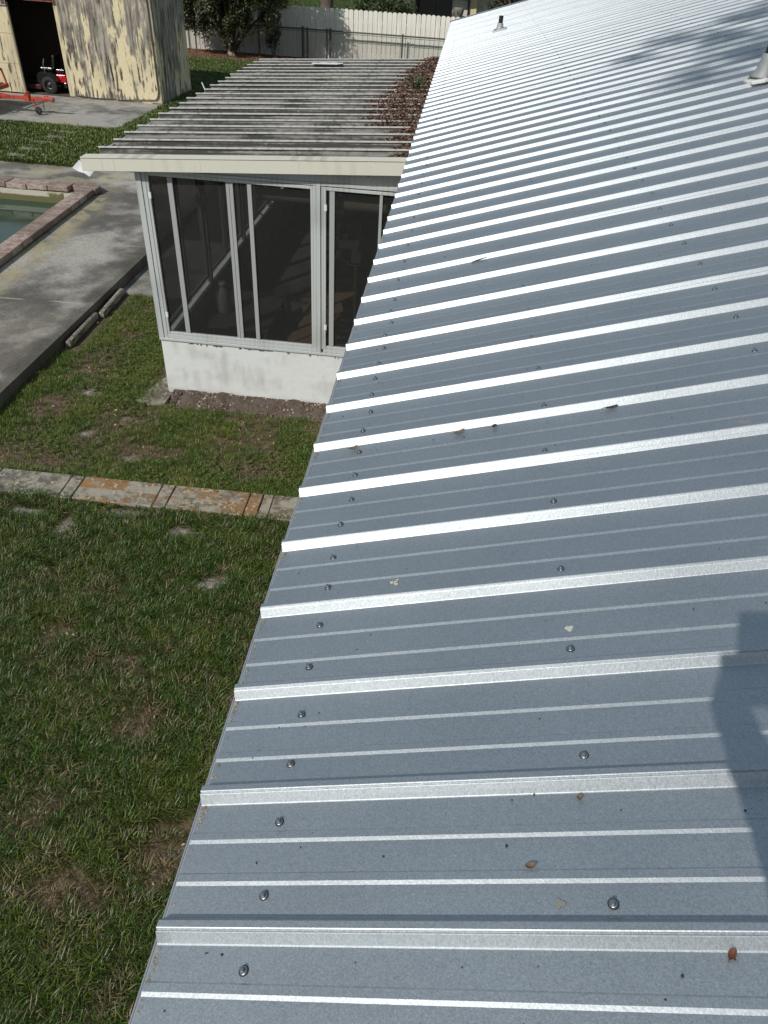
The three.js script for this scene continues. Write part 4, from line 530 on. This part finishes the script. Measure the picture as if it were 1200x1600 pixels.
// ------------------------------------------------------------------ grass and litter
{
  const r = rng(91), blade = bladeTuft(14, 0.082, 0.0048, 0.034, 93, 1.2), green = (n) => { const a = mix3([0.022, 0.056, 0.004], [0.06, 0.115, 0.011], r()); return n > 0.5 ? mix3(a, [0.12, 0.15, 0.02], (n - 0.5) * 1.2) : a; };
  const list = [];
  const put = (x, z, s, dead) => list.push({ p: V(x, gh(x, z) - 0.006, z), e: [(r() - 0.5) * 0.5, r() * 6.283, (r() - 0.5) * 0.5], s: [s, s * (0.75 + 0.5 * r()), s], c: dead ? mix3([0.12, 0.09, 0.045], [0.23, 0.18, 0.095], r()) : green(fbm(x * 3, z * 3, 3, 99)).map((q, i) => q * (z < -4.2 ? [1.65, 1.35, 1.3][i] : [1.12, 1, 1][i])) });
  for (let i = 0; i < 100000; i++) {
    const x = mix(-3.72, 0.4, r()), z = mix(-8.02, 0.2, r()); const strip = z < -4.25;
    if (z < -3.965 && z > -4.225) continue; if (z < -5.5 && x > -2.35) continue; if (z < -5.7 && x > -2.3) continue; if (!strip && x < -3.9) continue; if (x < -3.5 && z < -6.4) continue; if (x < -2.3 - 1.0 * (z > -0.9 ? -1 : 1) && z > -0.9) { if (x < -2.4) continue; }
    const b = bare(x, z), s = sand(x, z), g = 1 - 0.9 * b - s, far = smooth(-0.75, -0.2, x);
    if (s > 0.35 && r() < 0.72) continue;
    if (r() < (strip ? 1 : 1) * Math.max(0.06, g) * (1 - 0.3 * far)) put(x, z, (strip ? 0.58 : 0.78) * (0.65 + 0.6 * r()), r() < 0.1 + 0.25 * b); else if (r() < 0.35) put(x, z, 0.45 * (0.6 + 0.5 * r()), true);
  }
  tag(instances('near_grass', blade, mBlade, list), 'patchy green and brown lawn grass below the eave and by the sunroom', 'grass');
  const dl = [], lf = leafCluster(1, 0.03, 0.016, 0, 97); for (let i = 0; i < 9000; i++) { const x = mix(-3.7, 0.3, r()), z = mix(-7.9, 0, r()); if (z < -5.45 && x > -2.4) continue; if (z < -3.9 && z > -4.28 && r() < 0.9) continue; if (r() > 0.2 + bare(x, z)) continue; dl.push({ p: V(x, gh(x, z) + 0.012 + 0.02 * r(), z), e: [(r() - 0.5), r() * 6.28, (r() - 0.5)], s: 0.5 + 0.8 * r(), c: r() < 0.12 ? [0.5, 0.42, 0.32] : mix3([0.12, 0.06, 0.03], [0.26, 0.16, 0.09], r()) }); }
  tag(instances('fallen_leaves', lf, mDead, dl), 'small dry leaves scattered through the near lawn', 'leaf litter');
  const weeds = []; for (const [wx, wz, n, rad] of [[-2.0, -4.32, 12, 0.12], [-1.45, -4.5, 16, 0.18], [-2.6, -4.45, 10, 0.14], [-2.75, -5.5, 40, 0.35], [-2.9, -6.4, 50, 0.35], [-1.2, -3.75, 22, 0.2], [-0.95, -4.75, 20, 0.25], [-3.0, -4.7, 16, 0.2], [-2.6, -6.9, 40, 0.35], [-2.2, -3.8, 10, 0.15], [-2.9, -7.3, 30, 0.3]]) for (let i = 0; i < n * 9; i++) { const a = r() * 6.28, d = 1.25 * rad * Math.pow(r(), 0.7), x = wx + Math.cos(a) * d, z = wz + Math.sin(a) * d; if (z < -5.5 && x > -2.4) continue; weeds.push({ p: V(x, gh(x, z) + 0.01, z), e: [0, r() * 6.28, 0], s: 0.4 + 0.5 * r(), c: mix3([0.08, 0.12, 0.01], [0.16, 0.19, 0.03], r()) }); }
  tag(instances('clover_weeds', (() => { const l = []; for (let i = 0; i < 7; i++) { const a = i * 0.9, g = new THREE.CircleGeometry(0.0075, 6); g.scale(1, 1.5, 1); g.translate(0, 0.014, 0); g.rotateX(-1.15); g.rotateY(a); g.translate(0, 0.012 + 0.003 * i, 0); l.push(g); } return mergeGeometries(l); })(), mLeaf, weeds), 'bright broad-leaf weeds dotted through the near lawn', 'weeds');
  const fl = [], big = bladeTuft(14, 0.07, 0.012, 0.07, 95, 1.0);
  for (let i = 0; i < 90000; i++) { const z = mix(-27.6, -13.02, r()), x = mix(-13.5, -2.5, r()); if (z > -19.05 && z < -16.0 && x < -6.86) continue; if (z > -21.4 && z <= -19 && x < -6.85) continue; if (x > -3.5 && z > -16) continue; if (x < -0.33 + 0.46 * z - 1.5 && z < -13) { if (x < 0.55 * z + 0.3 * 0 - 1) continue; } if (z < -27 - 0.19 * (x + 8) + 0.4 * r()) continue; if (Math.abs(x + 7.71) < 0.15 && [-15.4, -14.93, -14.42, -13.87, -13.36].some((q) => Math.abs(z - q) < 0.05)) continue; fl.push({ p: V(x, gh(x, z) - 0.005, z), e: [(r() - 0.5) * 0.4, r() * 6.28, (r() - 0.5) * 0.4], s: [1, 0.6 + 0.7 * r(), 1], c: mix3([0.075, 0.12, 0.014], [0.14, 0.18, 0.03], clamp(fbm(x * 1.2, z * 1.2, 4, 113) * 1.6 - 0.3 + 0.3 * (r() - 0.5))) }); }
  tag(instances('far_grass', big, mBlade, fl), 'greener lawn grass round the shed and up to the fence', 'grass');
  const nl = []; for (let i = 0; i < 16000; i++) { const z = mix(-60, -31, r()), x = mix(-16, 4, r()); nl.push({ p: V(x, gh(x, z), z), e: [0, r() * 6.28, 0], s: [2.4, 1.4, 2.4], c: mix3([0.06, 0.1, 0.015], [0.11, 0.15, 0.03], r()) }); } tag(instances('neighbour_grass', big, mBlade, nl), 'bright lawn grass beyond the plank fence', 'grass');
  const mul = []; for (let i = 0; i < 5000; i++) { const x = mix(-12.5, -3, r()), z = mix(-29.1, -26.6 - 0.19 * (x + 8), r()); mul.push({ p: V(x, gh(x, z) + 0.02 * r() + 0.006, z), e: [(r() - 0.5), r() * 6.28, (r() - 0.5)], s: 1.8 + 1.6 * r(), c: mix3([0.13, 0.06, 0.03], [0.28, 0.15, 0.085], r()) }); } tag(instances('mulch_litter', lf, mDead, mul), 'reddish brown leaf mulch along the foot of the plank fence', 'mulch');
  // earth thrown against the kick wall
  const mg = new THREE.PlaneGeometry(1.95, 0.3, 60, 10); mg.rotateX(-Math.PI / 2); { const p = mg.attributes.position; for (let i = 0; i < p.count; i++) { const x = p.getX(i), z = p.getZ(i), t = clamp((0.15 - z) / 0.3); p.setY(i, -0.02 + (0.075 * Math.sin(Math.min(1, t * 1.25) * 1.57) * smooth(0.98, 0.8, Math.abs(x)) + 0.07 * (fbm(x * 11, z * 11, 4, 117) - 0.5)) * smooth(0, 0.2, t)); } mg.computeVertexNormals(); } mg.translate(-1.28, 0.0, -5.63);
  const mound = mesh('earth_ridge', boxUV(mg), M({ map: soilTex, rgb: [0.12, 0.09, 0.072], bumpMap: bumpFine, bumpScale: 0.02, roughness: 1 })); mound.userData.kind = 'structure';
  const cr = []; const clod = new THREE.IcosahedronGeometry(0.012, 0); for (let i = 0; i < 3200; i++) { const x = mix(-2.22, -0.35, r()), z = -5.775 + 0.28 * r() * r() + 0.02; cr.push({ p: V(x, 0.045 - 0.2 * (z + 5.76) + 0.012 * r(), z), e: [r() * 3, r() * 3, r() * 3], s: [0.4 + 1.3 * r(), 0.3 + r(), 0.4 + 1.3 * r()], c: r() < 0.1 ? [0.36, 0.32, 0.27] : mix3([0.06, 0.042, 0.032], [0.17, 0.125, 0.095], r()) }); } tag(instances('earth_clods', clod, mDead, cr), 'brown crumbs of earth along the foot of the white kick wall', 'soil');
}

// ------------------------------------------------------------------ what lies on the metal roof
{
  const r = rng(131), leafTan = M({ rgb: [0.15, 0.105, 0.065], roughness: 0.8, side: THREE.DoubleSide }), leafRed = M({ rgb: [0.13, 0.042, 0.02], roughness: 0.7, side: THREE.DoubleSide }), leafDark = M({ rgb: [0.035, 0.028, 0.022], roughness: 0.8, side: THREE.DoubleSide });
  function leaf(label, s, z, L, w, curl, turn, mat, h = 0.004) {
    const t = thing('dry_leaf', label, 'leaf', onRoof(s, z, h).toArray()); L *= 0.85; w *= 0.85; const g = new THREE.PlaneGeometry(L, w, 10, 4), p = g.attributes.position; g.rotateX(-Math.PI / 2);
    for (let i = 0; i < p.count; i++) { const x = p.getX(i) / L * 2, k = Math.pow(Math.max(0, 1 - x * x), 0.7), zz = p.getZ(i) * (k + 0.02); p.setXYZ(i, p.getX(i), curl * L * (0.35 * x * x) + Math.abs(zz) * curl * 0.8, zz); } g.computeVertexNormals();
    const b = mesh('blade', g, mat, t); mesh('stalk', tube([[-L / 2, curl * L * 0.35, 0], [-L * 0.72, curl * L * 0.3, 0.1 * w]], 0.0009, 0.0006, 5, 3), mat, t); t.quaternion.copy(roofQ).multiply(new THREE.Quaternion().setFromAxisAngle(V(0, 1, 0), turn)); return t;
  }
  leaf('russet brown dry leaf at the lower right under the nearest rib', 0.824, 0.004, 0.02, 0.011, 0.6, 0.9, leafRed, 0.003);
  leaf('small curled brown leaf just below a rib near the lower right', 0.658, -0.218, 0.012, 0.011, 1.0, 1.4, leafTan);
  leaf('small curled tan leaf lying between two low ribs in the foreground', 0.576, -0.112, 0.019, 0.011, 0.8, 0.1, leafTan);
  leaf('curved tan leaf close to the eave above the paver border', 0.128, -1.352, 0.035, 0.017, 0.6, 0.5, leafTan);
  leaf('dull brown leaf at the foot of a rib in mid roof', 0.444, -1.352, 0.045, 0.018, 0.5, 0.5, leafTan);
  leaf('black crumpled leaf right of the dull brown leaf in mid roof', 0.545, -1.356, 0.02, 0.017, 0.7, 1, leafDark);
  leaf('long black leaf at the foot of a rib right of centre', 0.865, -1.364, 0.045, 0.014, 0.4, 0.15, leafDark);
  const tw = thing('twig', 'thin dark twig at the foot of a rib high on the left of the roof', 'twig', onRoof(0.5, -2.745, 0.003).toArray()); mesh('stem', tube([[-0.03, 0, 0.01], [0, 0.003, 0.002], [0.045, 0.003, -0.006]], 0.0022, 0.002, 6, 6), leafDark, tw); mesh('bud', tube([[0.04, 0.003, -0.006], [0.05, 0.004, -0.012]], 0.004, 0.002, 6, 2), leafDark, tw); tw.quaternion.copy(roofQ);
  function blot(name, label, cat, s, z, R, mat, seed) { const q = rng(seed), n = 30, pts = []; for (let i = 0; i < n; i++) { const a = i / n * 6.283, k = R * (0.8 + 0.22 * Math.sin(3 * a + seed) + 0.12 * (q() - 0.5)); pts.push([Math.cos(a) * k, Math.sin(a) * k * 0.85]); } const g = prism(poly(pts), 0.0004, 0.0004); g.rotateX(-Math.PI / 2); const m = mesh(name, g, mat); m.position.copy(onRoof(s, z, 0.0006)); m.quaternion.copy(roofQ); tag(m, label, cat); return m; }
  const drop = M({ map: tex(64, 64, (u, v) => mix3([0.62, 0.58, 0.48], [0.22, 0.18, 0.13], smooth(0.45, 0.6, fbm(u * 9, v * 9, 3, 3, 9))), true, [0.03, 0.03]), roughness: 0.9 }), drop2 = M({ rgb: [0.48, 0.48, 0.42], roughness: 0.9 }), stain = M({ rgb: [0.3, 0.3, 0.275], roughness: 0.75, metalness: 0.55 });
  blot('bird_dropping', 'pale speckled dropping above a rib left of centre', 'dropping', 0.308, -0.7605, 0.0115, drop, 5); blot('bird_dropping', 'greyish white dropping on the pan in the right half of the roof', 'dropping', 0.676, -0.5765, 0.009, drop2, 6);
  blot('tan_stain', 'tan smudge near the right edge beside a mid rib', 'stain', 1.162, -1.206, 0.017, stain, 7); blot('tan_stain', 'faint tan smudge above the nearest rib left of a screw', 'stain', 0.613, -0.061, 0.0085, stain, 8); blot('tan_stain', 'tan blot near the eave just past the second rib', 'stain', 0.155, -0.302, 0.006, stain, 10); blot('tan_stain', 'brown mark beside the second bead in the foreground', 'stain', 0.3, -0.107, 0.003, leafTan, 13);
  const sp = []; const pan = () => { for (;;) { const u = r() * P; if (u > 0.05) return u; } }; for (let i = 0; i < 430; i++) { const s = 0.03 + Math.pow(r(), 1.3) * 3.4, z = -(Math.pow(r(), 1.8) * 11) + 0.2, k = Math.floor(-z / P), zz = -(k * P + pan()); sp.push({ p: onRoof(s, zz, 0.0012), e: [0, r() * 6, TH], s: [0.5 + 1.6 * r() * r(), 0.5, 0.5 + 0.9 * r()].map((q) => q * (1 + 0.2 * Math.max(0, -zz - 2))), c: r() < 0.75 ? [0.03, 0.028, 0.025] : [0.16, 0.12, 0.08] }); }
  tag(instances('roof_specks', new THREE.IcosahedronGeometry(0.0018, 1), mDead, sp), 'tiny dark specks of debris scattered over the metal roof', 'debris');
  const dirt = []; for (let i = 0; i < 520; i++) { const k = Math.floor(r() * 14) - 1, nearRib = r() < 0.5, z = -(k * P) + (nearRib ? 0.004 + 0.035 * r() * r() : -r() * P); dirt.push({ p: onRoof(0.003 + 0.012 * r() * r(), z, 0.0006), e: [0, r() * 6, TH], s: [0.5 + r(), 0.25, 0.5 + r()], c: mix3([0.2, 0.16, 0.1], [0.36, 0.32, 0.24], r()) }); }
  tag(instances('eave_dirt', new THREE.IcosahedronGeometry(0.0022, 1), mDead, dirt), 'tan dirt caught along the eave edge of the metal pans', 'dirt');
}

// ------------------------------------------------------------------ behind the camera: the person taking the picture and the tall tree, for their shadows
{
  const cam = new THREE.Matrix4().makeRotationFromEuler(camera.rotation), W = (x, y, z) => V(x, y, z).applyMatrix4(cam).add(camera.position), B = (a, b, ra, rb) => [a.x, a.y, a.z, b.x, b.y, b.z, ra, rb];
  const ph = thing('smartphone', 'phone held up in both hands to take the picture', 'phone', camera.position.toArray()); ph.quaternion.setFromRotationMatrix(cam);
  mesh('case', box(0.0765, 0.16, 0.0075, -0.0265, -0.06, 0.0095, 0.003), mBlackPipe, ph); mesh('display', span(-0.0615, 0.0085, -0.136, 0.016, 0.0136, 0.0142, 0), mBlackPaint, ph);
  const man = thing('person', 'person kneeling on the metal roof holding a phone out, seen only as a shadow', 'person');
  const y0 = (x) => EAVE + x * Math.tan(TH) + 0.02, cloth = M({ rgb: [0.08, 0.1, 0.16], roughness: 0.9 }), trousers = M({ rgb: [0.06, 0.06, 0.07], roughness: 0.9 }), skinM = M({ rgb: [0.5, 0.32, 0.24], roughness: 0.6 });
  const hx = 0.72, hz = 0.92, fy = y0(hx), hipY = fy + 0.48, shY = fy + 0.95;   // kneeling on the metal
  const rw = W(0.04, -0.13, 0.035), lw = W(-0.09, -0.13, 0.035), rs = V(hx + 0.19, shY, hz), ls = V(hx - 0.19, shY, hz), re = V(hx + 0.06, shY - 0.24, hz - 0.24), le = V(0.42, shY - 0.24, hz - 0.24);
  const bones = [B(V(hx, hipY, hz), V(hx, shY - 0.12, hz), 0.15, 0.165), B(V(hx - 0.07, hipY, hz), V(hx + 0.07, hipY, hz), 0.125, 0.125), B(ls, rs, 0.075, 0.075), B(V(hx, shY, hz), V(hx, shY + 0.12, hz - 0.02), 0.06, 0.055), B(rs, re, 0.058, 0.045), B(re, rw, 0.043, 0.029), B(ls, le, 0.058, 0.045), B(le, lw, 0.043, 0.029)];
  for (const s of [-1, 1]) { const kx = hx + s * 0.12, ft = y0(kx); bones.push(B(V(hx + s * 0.09, hipY - 0.03, hz), V(kx, ft + 0.07, hz - 0.16), 0.09, 0.06), B(V(kx, ft + 0.065, hz - 0.16), V(kx + 0.01, ft + 0.06, hz + 0.26), 0.058, 0.042), B(V(kx + 0.01, ft + 0.05, hz + 0.27), V(kx + 0.01, ft + 0.03, hz + 0.42), 0.042, 0.03)); }
  const hc = V(hx - 0.02, shY + 0.24, hz - 0.05);
  const body = mesh('body', skin(bones, 0.022, 0.035), cloth, man);
  const head = skin([B(hc, hc.clone().add(V(0, 0.05, 0.03)), 0.085, 0.09), B(hc.clone().add(V(0, -0.06, -0.03)), hc.clone().add(V(0, -0.09, -0.05)), 0.06, 0.045), B(hc.clone().add(V(0, 0, -0.09)), hc.clone().add(V(0, -0.03, -0.115)), 0.012, 0.016), B(hc.clone().add(V(-0.085, -0.01, 0)), hc.clone().add(V(-0.088, 0.03, 0.01)), 0.014, 0.018), B(hc.clone().add(V(0.085, -0.01, 0)), hc.clone().add(V(0.088, 0.03, 0.01)), 0.014, 0.018)], 0.008, 0.02);
  mesh('head', head, skinM, man); const eyes = [-1, 1].map((s) => at(new THREE.SphereGeometry(0.012, 10, 8), hc.x + s * 0.032, hc.y + 0.012, hc.z - 0.078)); mesh('eye', eyes, mWhiteSheet, man); mesh('mouth', at(box(0.045, 0.008, 0.006, 0, 0, 0, 0.002), hc.x, hc.y - 0.07, hc.z - 0.088), M({ rgb: [0.3, 0.12, 0.1] }), man);
  const cap = new THREE.SphereGeometry(0.108, 20, 10, 0, 6.283, 0, 1.5); cap.translate(hc.x, hc.y + 0.035, hc.z + 0.015); mesh('hair', cap, M({ rgb: [0.04, 0.03, 0.02] }), man);
  for (const s of [1, -1]) {                                      // hands close round the lower half of the phone
    const ex = s > 0 ? 0.0125 : -0.0655, w = s > 0 ? rw : lw, hb = [], palm = W(ex + s * 0.016, -0.115, 0.022); hb.push(B(w, palm, 0.026, 0.024), B(palm, W(ex + s * 0.014, -0.075, 0.016), 0.02, 0.014));
    [[-0.07, 0.034], [-0.088, 0.04], [-0.106, 0.038], [-0.124, 0.03]].forEach(([y, l], i) => { const a = W(ex + s * 0.02, y, 0.014), b = W(ex + s * 0.012, y + 0.004, -0.002), c = W(ex - s * l * 0.5, y + 0.008, -0.004), d = W(ex - s * l, y + 0.01, -0.0035); hb.push(B(a, b, 0.0095, 0.009), B(b, c, 0.009, 0.0082), B(c, d, 0.0082, 0.007)); });
    hb.push(B(W(ex + s * 0.012, -0.11, 0.03), W(ex - s * 0.002, -0.08, 0.028), 0.013, 0.011), B(W(ex - s * 0.002, -0.08, 0.028), W(ex - s * 0.016, -0.06, 0.0235), 0.011, 0.009));
    mesh('hand', skin(hb, 0.0035, 0.006), skinM, man);
  }
  // a hand's breadth of sleeve is part of the body; the tall oak stands left behind the camera
  const toSun = SUN.clone(), oak = thing('tall_oak', 'tall oak behind the camera, seen only as a shadow high on the roof', 'tree', [-3.7, 0, 7.3]);
  const spots = [[2.96, -7.62, 0.36], [2.45, -6.75, 0.33], [2.2, -7.3, 0.3], [1.8, -6.75, 0.22], [2.6, -5.94, 0.34], [2.3, -5.9, 0.26], [2.0, -5.45, 0.28], [1.78, -5.4, 0.2], [2.75, -5.5, 0.35], [3.2, -6.6, 0.5], [3.5, -7.3, 0.6], [3.3, -5.6, 0.5], [3.8, -6.2, 0.7], [4.0, -7.2, 0.8], [4.3, -6.0, 0.8], [3.0, -6.2, 0.3]];
  const r = rng(151), blobs = spots.map(([s, z, q]) => { const p = onRoof(s, z).addScaledVector(toSun, 15.2 + 2.6 * r()).sub(oak.position); return [p.x, p.y, p.z, q * 0.85, q * 0.85]; });
  const limbs = [tube([[0, -0.1, 0], [0.1, 4, -0.1], [0.15, 9, 0], [0.1, 12.3, -0.3]], 0.34, 0.14, 12, 12)]; blobs.forEach((b) => limbs.push(tube([[0.12, 11.4 + 0.8 * r(), -0.2], [mix(0.4, b[0], 0.5) + 0.5, mix(12.2, b[1], 0.55) + 0.4, mix(-0.5, b[2], 0.5) + 0.3], [b[0], b[1], b[2]]], 0.06, 0.015, 6, 6)));
  mesh('trunk', limbs, mBark, oak); foliage('crown', oak, blobs, 2900, clusterA, [[0.03, 0.05, 0.015], [0.07, 0.09, 0.025]], 153);
}

renderer.render(scene, camera);
